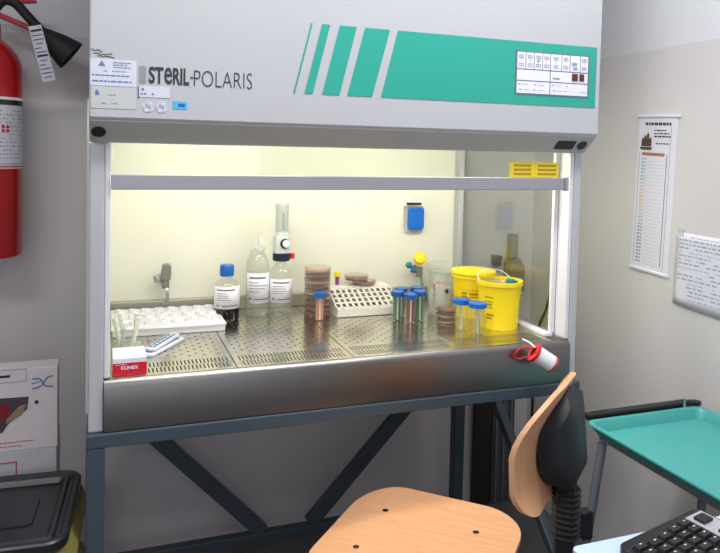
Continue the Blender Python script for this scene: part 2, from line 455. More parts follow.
prt(s, lambda b: prism(b, [(-.012, z(.166)), (.002, z(.166)), (-.005, z(.177))], YS - .0004, YS + .0003, 'y'), 'blue_print', 'emblem')
prt(s, lambda b: (dashes(b, .018, .056, z(.162), z(.177), YS, 3, .9), dashes(b, 0.0, .045, z(.154), z(.158), YS, 1)), 'grey_print')
prt(s, lambda b: (dashes(b, -.024, .05, z(.144), z(.149), YS, 1, .95), dashes(b, -.024, .055, z(.131), z(.137), YS, 1, .95)), 'blue_print')
s = sticker(-.026, .064, .076, .1225, 'sticker')
prt(s, lambda b: prism(b, [(-.018, z(.104)), (-.010, z(.104)), (-.010, z(.109)), (-.014, z(.116)), (-.018, z(.112))], YS - .0004, YS + .0003, 'y'), 'blue_print', 'emblem')
prt(s, lambda b: (dashes(b, -.004, .026, z(.103), z(.108), YS, 1), dashes(b, -.018, .030, z(.085), z(.090), YS, 1, .6)), 'grey_print')
s = sticker(.0705, .135, .1035, .1275, 'paper_grey')
prt(s, lambda b: (prism(b, [(.075, z(.118)), (.082, z(.118)), (.0785, z(.125))], YS - .0004, YS + .0003, 'y'), dashes(b, .074, .112, z(.108), z(.114), YS, 1)), 'blue_print')
b = BM(); box(b, .0685, .0705, YP - .0012, YP + .001, z(.1000), z(.1265)); obj('sticker', Wh(b), 'dark_print', hood)
for cx in (.090, .118):
    b = BM(); lathe(b, [(.0125, 0), (.0125, .0012)], seg=24, mtx=Matrix.Translation((cx, YP + .0001, z(.083))) @ Matrix.Rotation(PI / 2, 4, 'X'))
    s = obj('sticker', Wh(b), 'paper_grey', hood)
    def ring(b, cx=cx):
        for k in range(12):
            if k % 3 == 2: continue
            a = 2 * PI * k / 12
            box(b, cx + .010 * math.cos(a) - .0012, cx + .010 * math.cos(a) + .0012, YP - .0018, YP - .001, z(.083) + .010 * math.sin(a) - .0008, z(.083) + .010 * math.sin(a) + .0008)
        box(b, cx - .005, cx - .001, YP - .0018, YP - .001, z(.081), z(.089)); box(b, cx + .001, cx + .005, YP - .0018, YP - .001, z(.079), z(.087))
    prt(s, ring, 'grey_print')
s = sticker(.142, .1725, .0805, .0975, 'sky_blue')
prt(s, lambda b: box(b, .1535, .168, YS - .0004, YS + .0003, z(.086), z(.0925)), 'bluecap')
# handwritten three short lines
b = BM()
for i, (xa, xb_, zz) in enumerate(((-.026, -.004, .199), (-.022, .016, .1925), (-.014, .020, .1865))):
    n = 9; p = [(xa + (xb_ - xa) * k / n, YP - .0008, z(zz - .002 * k / n + random.uniform(-.0018, .0018))) for k in range(n + 1)]
    tube(b, p, .0007, 5)
obj('handwriting', Wh(b), 'dark_print', hood)
# control plate with its grid of symbols
b = BM(); box(b, 1.010, 1.243, YP - .0024, YP + .001, z(.155), z(.269)); cp = obj('control_plate', Wh(b), mat('grey_blue_frame', (96, 112, 128), .6), hood)
def cell(b, x0, x1, z0, z1): box(b, x0, x1, YP - .0030, YP - .0022, z(z0), z(z1))
def cells(b):
    xs = [1.014, 1.041, 1.067, 1.093, 1.118, 1.153, 1.180, 1.213, 1.2395]
    for a, c in zip(xs, xs[1:]): cell(b, a + .0012, c - .0012, .2225, .2655)
    cell(b, 1.0152, 1.1165, .1925, .2195); cell(b, 1.1195, 1.2385, .1925, .2195)
    cell(b, 1.0152, 1.1165, .1585, .1895); cell(b, 1.1195, 1.2385, .1585, .1895)
prt(cp, cells, 'paper', 'symbol_field')
def marks(b):
    def r(x, zz, w, h): box(b, x, x + w, YP - .0036, YP - .0028, z(zz), z(zz + h))
    for x in (1.020, 1.047, 1.073, 1.098, 1.128, 1.159, 1.2185):
        for zz in (.250, .2285):
            r(x, zz, .014, .0016); r(x, zz + .0065, .014, .0016); r(x, zz, .0016, .008); r(x + .0124, zz, .0016, .008); r(x + .006, zz, .0016, .008)
        r(x + .0065, .2415, .001, .006)
    r(1.073 + .003, .2415, .007, .006)
    r(1.126, .199, .022, .005)
    r(1.186, .2380, .016, .009); r(1.190, .2270, .014, .008)
    for x, zz in ((1.020, .180), (1.023, .166), (1.068, .1795), (1.066, .166), (1.124, .181), (1.128, .167), (1.168, .181), (1.165, .167)):
        r(x, zz, .006, .0035)
    for x, zz in ((1.030, .1815), (1.034, .167), (1.080, .1805), (1.080, .167), (1.134, .182), (1.138, .168), (1.215, .168)):
        r(x, zz, .020, .0012)
prt(cp, marks, 'grey_print')
rusty = mat('rusty_brown', (92, 38, 26), 0.7, noise=.4, nscale=90)
prt(cp, lambda b: box(b, 1.187, 1.205, YP - .005, YP - .0028, z(.1985), z(.2175)), rusty, 'rusty_switch')
prt(cp, lambda b: box(b, 1.211, 1.226, YP - .005, YP - .0028, z(.1985), z(.2175)), rusty, 'rusty_switch')

# posts and sash
b = BM(); box(b, X0, .0025, 1.648, 1.70, z(-.6475), z(.0025)); obj('corner_post', Wh(b), 'enamel', hood, bevel=.004)
b = BM(); box(b, 1.2505, 1.274, 1.648, 1.70, z(-.6475), z(.0025)); obj('corner_post', Wh(b), 'enamel', hood, bevel=.004)
b = BM(); box(b, .003, .015, 1.652, 1.70, z(-.527), z(.0025)); obj('sash_rail', Wh(b), 'white_alu', hood, bevel=.002)
b = BM(); box(b, 1.2375, 1.250, 1.652, 1.70, z(-.527), z(.0025)); obj('sash_rail', Wh(b), 'white_alu', hood, bevel=.002)
b = BM(); box(b, .0155, 1.213, 1.642, 1.651, z(-.101), z(-.067)); obj('sash_bar', Wh(b), 'alu', hood, bevel=.002)
b = BM(); box(b, 1.2135, 1.224, 1.638, 1.6515, z(-.103), z(-.065)); obj('sash_bar_end', Wh(b), 'alu', hood, bevel=.001)
b = BM(); box(b, .0155, 1.2365, 1.643, 1.648, z(-.0665), z(.0025)); obj('sash_glass', Wh(b), 'sash', hood)
b = BM(); box(b, 1.034, 1.190, 1.6415, 1.6428, z(-.0655), z(-.024)); yl = obj('warning_label', Wh(b), 'yellow_label', hood, label='yellow warning label on the sash')
prt(yl, lambda b: [box(b, xa, xc, 1.6407, 1.6416, z(zz), z(zz + .0055)) for zz in (-.059, -.0475, -.036) for xa, xc in ((1.046, 1.100), (1.122, 1.182))], 'yellow_dark')
b = BM(); box(b, 1.2235, 1.2365, 1.7005, 1.712, z(-.52), z(.119)); obj('glass_edge_strip', Wh(b), 'white_alu', hood)
# chamber
b = BM(); box(b, .008, 1.222, 2.282, 2.318, z(-.56), z(.119)); obj('back_panel', Wh(b), 'cream', hood)
b = BM(); box(b, .016, 1.205, 2.262, 2.281, z(-.53), z(-.487)); obj('upstand', Wh(b), 'steel_dull', hood, bevel=.003)
b = BM(); box(b, 1.2245, 1.2305, 1.7125, 2.281, z(-.52), z(.119)); obj('side_glass', Wh(b), 'glass', hood)
b = BM(); box(b, .008, .014, 1.7005, 2.281, z(-.52), z(.119)); obj('side_glass', Wh(b), 'glass', hood)
b = BM(); box(b, 1.205, 1.224, 2.243, 2.281, z(-.52), z(.119)); obj('glass_edge_strip', Wh(b), 'enamel', hood, bevel=.002)
b = BM(); box(b, 1.203, 1.232, 1.7005, 2.281, z(-.531), z(-.5205)); obj('glass_ledge', Wh(b), 'white_alu', hood, bevel=.002)
b = BM(); box(b, X0 - .006, X0 - .0005, 1.70, 2.30, z(-.62), z(.10)); obj('side_skin', Wh(b), 'cream', hood)
# tub under the work surface and the front apron with its rolled lip
b = BM(); box(b, .004, 1.249, 1.66, 2.28, z(-.646), z(-.545)); obj('tub', Wh(b), 'steel_dull', hood)
pr = [(1.659, z(-.6455)), (1.640, z(-.6455)), (1.640, z(-.546)), (1.643, z(-.539)), (1.648, z(-.532)), (1.652, z(-.5295)), (1.659, z(-.5295))]
b = BM(); prism(b, pr, .0035, 1.2495, 'x'); obj('apron', Wh(b), 'steel', hood, smooth=True)
for i in range(4):
    xa = .0085 + i * .2985
    p = obj('perforated_tray', (lambda b: (box(b, 0, .2965, 0, .6005, -.008, 0), b)[1])(BM()), 'perf', hood, bevel=.0015)
    p.location = (xa + ox, 1.6605 + oy, z(-.53) - ZT)
# lamps in the chamber roof
for i, x in enumerate((.08, .72)):
    b = BM(); box(b, x, x + .46, 1.80, 1.87, z(.095), z(.1195)); lp = obj('lamp', Wh(b), 'whitepl', hood)
    b = BM(); box(b, x + .005, x + .455, 1.805, 1.865, z(.055), z(.0948)); obj('diffuser', Wh(b), emit('lamp_glow_%d' % i, (255, 253, 233), 25.0), lp)
# gas taps and the blue box on the back panel
def tap(x, knobcol, zt, name, label):
    b = BM(); cyl(b, (x, 2.2815, z(zt - .055)), (x, 2.270, z(zt - .055)), .014); cyl(b, (x, 2.275, z(zt - .055)), (x, 2.235, z(zt - .055)), .008)
    cyl(b, (x, 2.238, z(zt - .04)), (x, 2.238, z(zt - .075)), .011)
    t = obj(name, Wh(b), 'valve_grey', hood, smooth=True, label=label)
    b = BM(); tube(b, [(x, 2.236, z(zt - .07)), (x + .004, 2.226, z(zt - .09)), (x + .003, 2.222, z(zt - .118))], .0055); obj('nozzle', Wh(b), 'chrome', t, smooth=True)
    return t
t = tap(.183, None, -.369, 'gas_tap', 'gas tap with grey block handle')
b = BM(); prism(b, [(.169, z(-.400)), (.166, z(-.416)), (.197, z(-.416)), (.199, z(-.395)), (.198, z(-.372)), (.190, z(-.367)), (.174, z(-.369)), (.171, z(-.385))], 2.220, 2.250, 'y'); obj('handle', Wh(b), 'valve_grey', t, bevel=.003)
b = BM(); cyl(b, (.168, 2.244, z(-.413)), (.152, 2.236, z(-.415)), .012); obj('side_knob', Wh(b), 'silver', t, smooth=True)
t = tap(1.052, None, -.370, 'gas_tap', 'gas tap with yellow knob')
b = BM(); lathe(b, [(.010, 0), (.021, .003), (.024, .012), (.022, .020), (.012, .026), (0, .027)], seg=10, mtx=Matrix.Translation((1.050, 2.243, z(-.385))) @ Matrix.Rotation(math.radians(60), 4, 'X')); obj('knob', Wh(b), 'yellow', t, smooth=True)
b = BM(); lathe(b, [(.006, 0), (.011, .004), (.011, .016), (.005, .022)], seg=16, mtx=Matrix.Translation((1.020, 2.235, z(-.402))) @ Matrix.Rotation(math.radians(-90), 4, 'Y')); obj('side_knob', Wh(b), 'turquoise', t, smooth=True)
b = BM(); cyl(b, (1.025, 2.232, z(-.414)), (1.019, 2.226, z(-.424)), .007); obj('side_knob', Wh(b), 'bluecap', t, smooth=True)
b = BM(); box(b, 1.004, 1.076, 2.266, 2.2815, z(-.290), z(-.196)); bb = obj('socket_box', Wh(b), 'frosty', hood, bevel=.004, label='pale box with blue cover on the chamber back')
b = BM(); prism(b, rrect(.060, .080, .010, 5, 1.043, z(-.240)), 2.252, 2.2655, 'y'); obj('cover', Wh(b), 'bluebox', bb, bevel=.003)
b = BM(); box(b, 1.008, 1.062, 2.256, 2.2655, z(-.192), z(-.184)); obj('hinge', Wh(b), 'black', bb)

# ------------------------------------------------------------------ things on the work surface
ZW = z(-.53) + .0003
# white tube rack, two rows of raised cups
b = BM(); box(b, 0, .308, 0, .235, .0, .020)
t = thing('cup_rack', 'long white plastic rack with two rows of raised cups, left of the blue-capped bottle', 'rack', (.0240, 2.003, ZW))
box(b, -.003, .311, -.003, .238, .017, .024); obj('rack_body', b, 'whitepl', t, bevel=.003)
for r in range(3):
    for k in range(8):
        b = BM(); cx, cy = .022 + k * .0378, .045 + r * .074
        lathe(b, [(.0155, .0242), (.0125, .034), (.0085, .034), (.0075, .026), (0, .026)], cx, cy, 0, 8); obj('cup', b, 'whitepl', t, smooth=True)
# red and white glove/slide box
t = thing('slide_box', 'small red and white cardboard box at the left front edge of the work surface', 'box', (.022, 1.672, ZW))
b = BM(); box(b, 0, .074, 0, .090, 0, .040); obj('carton', b, 'paper', t, bevel=.0015)
b = BM(); box(b, -.0004, .0746, -.0008, .0003, .0005, .0285); o = obj('red_band', b, 'red', t)
b = BM(); text_mesh(b, 'KLINEX', .018, .056, .0135, .0215, -.0012, .03); dashes(b, .006, .030, .0235, .0265, -.0009, 1, 1); obj('lettering', b, 'paper', o)
# loose swabs and pipettes standing in the box and lying about
GS = 'loose tubes in the left corner of the chamber'
spots = [(.030, 1.80, 8, .085, 'frosty'), (.050, 1.805, -6, .105, 'frosty'), (.069, 1.81, 12, .095, 'milky'), (.040, 1.835, -12, .09, 'milky'), (.082, 1.835, 5, .10, 'frosty')]
tubes_lab = ['pale plastic tube leaning at the far left of the corner bunch', 'tallest pale tube in the left corner bunch behind the red box',
             'milky tube tilted right in the left corner bunch', 'milky tube tilted left at the back of the corner bunch', 'pale tube at the right end of the left corner bunch']
t = thing('tube_cup', 'low white cup holding a bunch of pale tubes behind the red and white box', 'cup', (.056, 1.815, ZW))
b = BM(); lathe(b, [(.036, 0), (.038, .045), (.0365, .045), (.0345, .003), (0, .003)], seg=24); obj('cup', b, 'milky', t, smooth=True)
for (x, y, tilt, ln, m), lb in zip(spots, tubes_lab):
    x = .056 + (x - .056) * .62; y = 1.815 + (y - 1.818) * .6
    b = BM(); lathe(b, [(.0, 0), (.0045, .003), (.0052, ln - .014), (.0052, ln)], seg=12); q = thing('sample_tube', lb, 'tube', (x, y, ZW + .0045), 0, GS)
    q.rotation_euler = (math.radians(tilt * .4), math.radians(tilt), 0); obj('tube', b, 'paletube' if m == 'milky' else m, q, smooth=True)
    b = BM(); lathe(b, [(.0062, ln - .012), (.0062, ln + .004), (.0, ln + .005)], seg=12); obj('cap', b, 'paletube', q, smooth=True)
# blue printed wrapper packs lying
def pack(x, y, rz, ln, w, lb, zz=0.0, col='paper_grey'):
    q = thing('swab_pack', lb, 'packet', (x, y, ZW + zz), rz, 'wrapped packs beside the white rack')
    b = BM(); prism(b, [(0, 0), (ln, 0), (ln + .006, w * .5), (ln, w), (0, w), (-.004, w * .5)], 0, .009, 'z'); obj('wrapper', b, col, q, bevel=.003)
    b = BM(); box(b, .006, ln * .9, w * .18, w * .82, .0085, .0098); o = obj('blue_panel', b, 'blue_print', q)
    b = BM()
    for k in range(6): box(b, .012 + k * ln * .14, .012 + k * ln * .14 + ln * .09, w * .4, w * .55, .0095, .0104)
    obj('print', b, 'paper', o)
pack(.125, 1.806, math.radians(61), .150, .030, 'blue printed wrapped pack lying diagonally before the white rack, upper of the two', .0105)
pack(.118, 1.796, math.radians(56), .165, .040, 'wide pale wrapped pack lying diagonally under the blue printed one')

def bottle(x, y, r, body_h, neck_r, total_h, bodymat, label_z, lab, labelmat='paper'):
    q = thing('bottle', lab, 'bottle', (x, y, ZW))
    b = BM(); lathe(b, [(r * .9, 0), (r, .006), (r, body_h * .84), (r * .94, body_h * .90), (r * .72, body_h * .96), (neck_r * 1.15, body_h), (neck_r, body_h + .004), (neck_r, total_h)], seg=32)
    o = obj('body', b, bodymat, q, smooth=True)
    b = BM(); seg = 24; z0, z1 = label_z; a0, a1 = math.radians(186), math.radians(348)
    A = [b.verts.new(((r + .0006) * math.cos(a0 + (a1 - a0) * k / seg), (r + .0006) * math.sin(a0 + (a1 - a0) * k / seg), zz)) for zz in (z0, z1) for k in range(seg + 1)]
    for k in range(seg): b.faces.new((A[k], A[k + 1], A[k + seg + 2], A[k + seg + 1]))
    lo = obj('label', b, labelmat, q, smooth=True)
    so = lo.modifiers.new('thickness', 'SOLIDIFY'); so.thickness = .0004
    b = BM()
    def strip(z0_, z1_, a0_, a1_):
        n = 6; v = [b.verts.new(((r + .0013) * math.cos(math.radians(a0_ + (a1_ - a0_) * k / n)), (r + .0013) * math.sin(math.radians(a0_ + (a1_ - a0_) * k / n)), zz)) for zz in (z0_, z1_) for k in range(n + 1)]
        for k in range(n): b.faces.new((v[k], v[k + 1], v[k + n + 2], v[k + n + 1]))
    hh = z1 - z0
    strip(z0 + hh * .82, z0 + hh * .88, 215, 300)
    for f in (.68, .58, .48, .38): strip(z0 + hh * f, z0 + hh * (f + .025), 215, random.uniform(260, 320))
    strip(z0 + hh * .12, z0 + hh * .18, 212, 225); strip(z0 + hh * .12, z0 + hh * .16, 240, 318)
    obj('print', b, mat('mid_grey_print', (104, 106, 112), .6), lo)
    return q, o
q, o = bottle(.356, 2.135, .0385, .125, .016, .140, 'clear', (.040, .108), 'squat clear bottle with blue screw cap and black contents')
b = BM(); lathe(b, [(.0348, -.0001), (.0388, .006), (.0388, .050), (.0370, .0505), (0, .0505)], seg=28); obj('contents', b, 'darkliquid', q, smooth=True)
b = BM(); lathe(b, [(.0205, .136), (.0215, .140), (.0215, .166), (.019, .170), (0, .170)], seg=28); obj('cap', b, 'bluecap', q, smooth=True)
q, o = bottle(.462, 2.185, .0360, .190, .020, .205, 'milky', (.040, .135), 'tall translucent bottle with a narrow spout on its shoulder')
for k in range(3):
    b = BM(); lathe(b, [(.030 - k * .004, .168 + k * .012), (.031 - k * .004, .173 + k * .012), (.029 - k * .004, .178 + k * .012)], seg=28); obj('neck_ridge', b, 'milky', q, smooth=True)
b = BM(); lathe(b, [(.019, .204), (.019, .214), (.008, .216), (.0045, .236), (.0045, .262), (0, .263)], .004, 0, 0, 20); obj('spout', b, 'frosty', q, smooth=True)
q, o = bottle(.536, 2.178, .0370, .155, .018, .172, 'milky', (.040, .115), 'clear bottle topped by a tall grey dispenser with navy collar')
b = BM(); lathe(b, [(.026, .170), (.028, .172), (.028, .192), (.026, .194)], seg=28); obj('navy_collar', b, 'navyring', q, smooth=True)
b = BM(); box(b, .026, .040, -.016, -.006, .176, .194); obj('red_tab', b, 'red', q, bevel=.002)
b = BM(); prism(b, rrect(.050, .046, .012, 5), .194, .252, 'z'); lathe(b, [(.0225, .252), (.0215, .258), (.021, .262)], seg=24); obj('dispenser_block', b, mat('pale_grey_plastic', (200, 206, 204), .35), q, bevel=.003)
b = BM(); lathe(b, [(.019, .258), (.0205, .262), (.0205, .335), (.0215, .338), (.0215, .350), (.015, .3535), (0, .3535)], seg=28); pb = obj('piston_barrel', b, mat('grey_barrel', (186, 190, 186), .35), q, smooth=True)
b = BM(); box(b, -.0035, .0035, -.0215, -.0195, .268, .325); obj('scale', b, 'grey_print', pb)
b = BM(); lathe(b, [(.012, 0), (.012, .010), (.009, .013), (0, .013)], seg=20, mtx=Matrix.Translation((.008, -.0225, .226)) @ Matrix.Rotation(PI / 2, 4, 'X')); dk = obj('dial_knob', b, 'whitepl', q, smooth=True)
b = BM(); lathe(b, [(.0155, 0), (.0155, .004)], seg=20, mtx=Matrix.Translation((.005, -.0215, .226)) @ Matrix.Rotation(PI / 2, 4, 'X')); obj('dial_ring', b, 'black', dk)

# petri dishes
def dish(x, y, zz, r, agar, lb, group):
    q = thing('petri_dish', lb, 'petri dish', (x, y, zz), random.uniform(0, 3), group)
    b = BM(); lathe(b, [(0, 0), (r - .002, 0), (r - .002, .0135), (r - .0034, .0135), (r - .0034, .0015), (0, .0015)], seg=28); obj('base', b, 'dish', q, smooth=True)
    b = BM(); lathe(b, [(0, .0017), (r - .0037, .0017), (r - .0037, .0070), (0, .0070)], seg=28); obj('agar', b, agar, q, smooth=True)
    b = BM(); lathe(b, [(r, .0065), (r, .0172), (0, .0172), (0, .0160), (r - .0012, .0160), (r - .0012, .0065)], seg=28); obj('lid', b, 'dish', q, smooth=True)
ords = ['lowest', 'second from the bottom', 'third from the bottom', 'fourth from the bottom', 'middle', 'fourth from the top', 'third from the top', 'second from the top', 'topmost']
for k in range(9):
    dish(.640 + (k % 3 - 1) * .0008, 2.118, ZW + k * .0175, .042, ['agar_red', 'agar_red', 'agar_red', 'agar_brown', 'agar_tan', 'agar_brown', 'agar_tan', 'agar_brown', 'agar_tan'][k],
         '%s agar petri dish, %s in the tall stack beside the dispenser' % ('Dark red' if k < 3 else ('tan' if k in (4, 6, 8) else 'brown'), ords[k]), 'petri dishes in the tall stack')
# blue-capped sample tubes
def vial(x, y, h, content, lb, group, r=.0165, w=.0115):
    q = thing('specimen_tube', lb, 'tube', (x, y, ZW), 0, group)
    b = BM(); lathe(b, [(0, 0), (r * .85, 0), (r, .003), (r, h - .016)], seg=24); obj('tube', b, 'clear', q, smooth=True)
    b = BM(); box(b, -w, w, -.0035, .0035, .003, h - .019); obj('paddle', b, content, q, bevel=.001)
    b = BM(); box(b, -w * .18, w * .18, -.0045, -.0036, .003, h - .019); obj('paddle_rib', b, 'rackpl', q)
    b = BM(); lathe(b, [(r * 1.15, h - .0155), (r * 1.24, h - .013), (r * 1.24, h - .002), (r * 1.1, h), (0, h)], seg=24); obj('cap', b, 'bluecap', q, smooth=True)
GV = 'blue-capped tubes on the work surface'
vial(.6265, 2.045, .090, 'stripsalmon', 'blue-capped tube with a salmon slide inside, before the petri dish stack', GV)
vial(.860, 1.985, .094, 'stripgreen', 'blue-capped tube with green strip, front left of the group beside the white square-holed rack', GV)
vial(.888, 1.948, .091, 'stripred', 'blue-capped tube with red-brown strip, foremost of the group beside the white square-holed rack', GV)
vial(.9305, 1.972, .094, 'stripgreen', 'blue-capped tube with green strip, front right of the group beside the square-holed rack', GV)
vial(.892, 2.031, .094, 'stripblue', 'blue-capped tube at the back left of the group, mostly hidden', GV)
vial(.942, 2.021, .096, 'stripblue', 'blue-capped tube at the back right of the group, mostly hidden', GV)
vial(1.002, 1.832, .094, 'frosty', 'wide blue-lidded clear jar before the yellow tubs, left one of the two', GV, .0215, .003)
vial(1.024, 1.775, .094, 'frosty', 'wide blue-lidded clear jar before the front yellow tub, right one of the two', GV, .0215, .003)

# white rack with square holes, standing a little raised on feet; two brown dishes on it
t = thing('tube_rack', 'warm white plastic rack with rows of square holes behind the blue-capped tubes', 'rack', (.692, 2.066, ZW))
RW, RD, ZF, ZB_, YK = .222, .190, .024, .072, .110
b = BM(); n0 = len(b.verts)
cols, rows = 11, 4
SL = math.hypot(YK, ZB_ - ZF); rp = (SL - .020) / rows; cw = RW / cols
for k in range(rows + 1): box(b, 0, RW, .012 + k * rp - .0035, .012 + k * rp + .0035, -.003, 0)
for k in range(cols + 1): box(b, max(0, k * cw - .004), min(RW, k * cw + .004), .0, SL, -.003, 0)
box(b, 0, RW, 0, .012, -.003, 0)
bmesh.ops.transform(b, matrix=Matrix.Translation((0, 0, ZF)) @ Matrix.Rotation(math.atan2(ZB_ - ZF, YK), 4, 'X'), verts=b.verts)
obj('hole_plate', b, 'rackpl', t)
b = BM(); box(b, 0, RW, YK, RD, ZB_ - .003, ZB_); obj('rear_plate', b, 'rackpl', t)
b = BM(); box(b, 0, RW, -.0005, .003, .002, ZF - .001); obj('front_wall', b, 'rackpl', t)
b = BM(); box(b, 0, RW, RD - .003, RD, 0, ZB_ - .0035); obj('back_wall', b, 'rackpl', t)
for xx in (.0, RW - .003):
    b = BM(); prism(b, [(.0035, 0), (RD - .0035, 0), (RD - .0035, ZB_ - .0035), (YK, ZB_ - .0035), (.0035, ZF - .003)], xx, xx + .003, 'x'); obj('side_wall', b, 'rackpl', t)
ztop = ZB_
dish(.832, 2.211, ZW + ztop + .0003, .041, 'agar_brown', 'brown petri dish lying on the white square-holed rack, lower right', 'brown petri dishes on the white rack')
dish(.806, 2.213, ZW + ztop + .0178, .041, 'agar_brown', 'brown petri dish resting on top of the other one on the white rack', 'brown petri dishes on the white rack')
q = thing('blood_tube', 'small purple tube with yellow cap standing on the rear of the white rack', 'tube', (.742, 2.226, ZW + .0723))
b = BM(); lathe(b, [(.005, 0), (.0068, .002), (.0068, .028)], seg=16); obj('tube', b, 'purple', q, smooth=True)
b = BM(); lathe(b, [(.0090, .0282), (.0100, .030), (.0100, .044), (0, .046)], seg=16); obj('cap', b, 'yellow', q, smooth=True)

# clear jar with lid, bag of clear things, small stack
t = thing('clear_jar', 'large clear plastic jar with flat lid behind the blue-capped tubes', 'jar', (1.108, 2.165, ZW))
b = BM(); lathe(b, [(.042, 0), (.045, .004), (.050, .118), (.048, .118), (.043, .006), (0, .006)], seg=32); obj('jar', b, 'frosty', t, smooth=True)
b = BM(); lathe(b, [(.057, .1185), (.058, .122), (.058, .140), (.054, .143), (0, .143)], seg=32); obj('lid', b, 'milky', t, smooth=True)
t = thing('clear_beaker', 'clear plastic beaker with pink loops over its rim, left of the yellow tubs', 'beaker', (1.035, 2.045, ZW))
b = BM(); lathe(b, [(.034, 0), (.036, .004), (.040, .088), (.0385, .088), (.0345, .006), (0, .006)], seg=28); obj('body', b, 'frosty', t, smooth=True)
b = BM(); box(b, -.030, -.006, -.0385, -.0365, .022, .027); box(b, -.030, -.008, -.0375, -.0355, .008, .012); obj('black_marks', b, 'black', t)
t2 = thing('pink_loop', 'pink plastic loop bent over the rim of the clear beaker', 'loop', (1.035, 2.045, ZW))
b = BM(); tube(b, [(-.026, -.015, .010), (-.030, -.025, .085), (-.036, -.035, .105), (-.020, -.040, .110), (.0, -.045, .100), (.004, -.047, .086)], .0022, 8); obj('wire', b, mat('pink_plastic', (205, 120, 110), .4), t2, smooth=True)
b = BM(); lathe(b, [(.005, 0), (.005, .012)], .004, -.047, .075, 12); obj('tip', b, 'black', t2, smooth=True)
for k in range(3):
    dish(1.003, 1.925 + k * .0005, ZW + k * .0175, .030, ['agar_tan', 'agar_tan', 'agar_brown'][k], 'small petri dish, %s of the low stack beside the yellow tubs' % ['bottom one', 'middle one', 'top one'][k], 'petri dishes in the low stack')

# yellow tubs
def tub(x, y, rt, rb, h, lb, front):
    K = h / .155
    q = thing('yellow_tub', lb, 'tub', (x, y, ZW), 0, 'yellow waste tubs')
    b = BM(); lathe(b, [(0, .003), (rb - .002, .003), (rt - .004, h - .004), (rt - .004, h), (rt + .003, h), (rt + .004, h - .012), (rt, h - .014), (rb, 0), (0, 0)], seg=40, cap=False); obj('tub_body', b, 'yellow', q, smooth=True)
    def curved(b, z0, z1, a0, a1, off):
        n = 6; vs = []
        for zz in (z0, z1):
            r = rb + (rt - rb) * zz / h + off
            vs.append([b.verts.new((r * math.cos(math.radians(a0 + (a1 - a0) * k / n)), r * math.sin(math.radians(a0 + (a1 - a0) * k / n)), zz)) for k in range(n + 1)])
        for k in range(n): b.faces.new((vs[0][k], vs[0][k + 1], vs[1][k + 1], vs[1][k]))
    b = BM()
    if front:
        for z0, z1, a0, a1 in ((.103, .108, 195, 222), (.090, .094, 195, 222), (.078, .086, 200, 218), (.070, .074, 198, 220), (.045, .052, 200, 225), (.035, .040, 198, 218), (.105, .110, 312, 322), (.092, .100, 310, 320), (.080, .086, 312, 322), (.066, .073, 311, 320)):
            curved(b, z0 * K, z1 * K, a0, a1, .0008)
    else:
        for z0, z1, a0, a1 in ((.100, .103, 200, 262), (.064, .067, 200, 262), (.086, .094, 206, 225), (.074, .082, 206, 225), (.084, .092, 230, 255), (.074, .080, 232, 256)):
            curved(b, z0 * K, z1 * K, a0, a1, .0008)
    obj('print', b, 'yellow_dark', q)
    return q
q = tub(1.137, 1.842, .066, .056, .143, 'front yellow plastic tub with open top and a white handle', True)
b = BM(); tube(b, [(-.062, .020, .139), (-.050, .045, .158), (-.010, .056, .166), (.035, .050, .160), (.0625, .030, .136)], .0016, 8); obj('handle', b, 'whitepl', q, smooth=True)
b = BM(); lathe(b, [(.0612, .131), (.0612, .135), (.030, .136), (.028, .133)], seg=36); obj('inner_rim', b, 'milky', q, smooth=True)
t = thing('turquoise_stopper', 'turquoise plastic stopper lying on the front yellow tub', 'stopper', (1.146, 1.800, ZW + .1375))
b = BM(); lathe(b, [(.012, 0), (.0135, .003), (.0135, .012), (.010, .016), (0, .016)], seg=10, mtx=Matrix.Rotation(math.radians(12), 4, 'Y')); obj('stopper', b, 'turquoise', t, smooth=True)
b = BM(); box(b, .014, .026, -.005, .005, .002, .009); obj('stem', b, 'turquoise', t, bevel=.001)
q = tub(1.133, 1.998, .067, .057, .138, 'rear yellow plastic tub closed with a yellow lid', False)
b = BM(); lathe(b, [(.0725, .1385), (.0735, .141), (.0715, .147), (.045, .150), (0, .150)], seg=40); obj('lid', b, 'yellow', q, smooth=True)

# tape roll hanging on the apron edge
t = thing('tape_roll', 'red and white roll hanging on the steel edge right of the work surface', 'roll', (1.108, 1.589, z(-.545)))
ax = Matrix.Rotation(math.radians(118), 4, 'Y') @ Matrix.Rotation(0, 4, 'X')
ax = Matrix.Rotation(math.radians(-18), 4, 'Z') @ Matrix.Rotation(math.radians(122), 4, 'Y')
b = BM(); lathe(b, [(.021, -.008), (.023, -.006), (.023, .042), (.021, .044)], seg=28, mtx=ax); obj('white_body', b, 'whitepl', t, smooth=True)
b = BM(); lathe(b, [(.014, -.0165), (.026, -.017), (.027, -.013), (.026, -.009), (.0235, -.0085), (.0235, -.010), (.014, -.012)], seg=28, mtx=ax, cap=False); obj('red_rim', b, 'red', t, smooth=True)
b = BM(); lathe(b, [(0, -.0120), (.0145, -.0120), (.0145, -.0115), (0, -.0115)], seg=20, mtx=ax); obj('red_core', b, mat('deep_red', (150, 15, 18), .5), t)
b = BM(); lathe(b, [(.0235, .0445), (.0245, .046), (.023, .049), (0, .049)], seg=28, mtx=ax); obj('red_rim', b, 'red', t, smooth=True)
b = BM(); tube(b, [(-.014, .012, .014), (-.028, .020, .020), (-.042, .030, .010), (-.050, .040, -.010), (-.036, .036, -.018), (-.020, .026, -.010)], .0022, 8); obj('red_ring', b, 'red', t, smooth=True)
b = BM(); tube(b, [(-.008, .004, .020), (-.010, .030, .0275), (-.010, .062, .0280)], .0022, 8); obj('hook', b, 'whitepl', t, smooth=True)

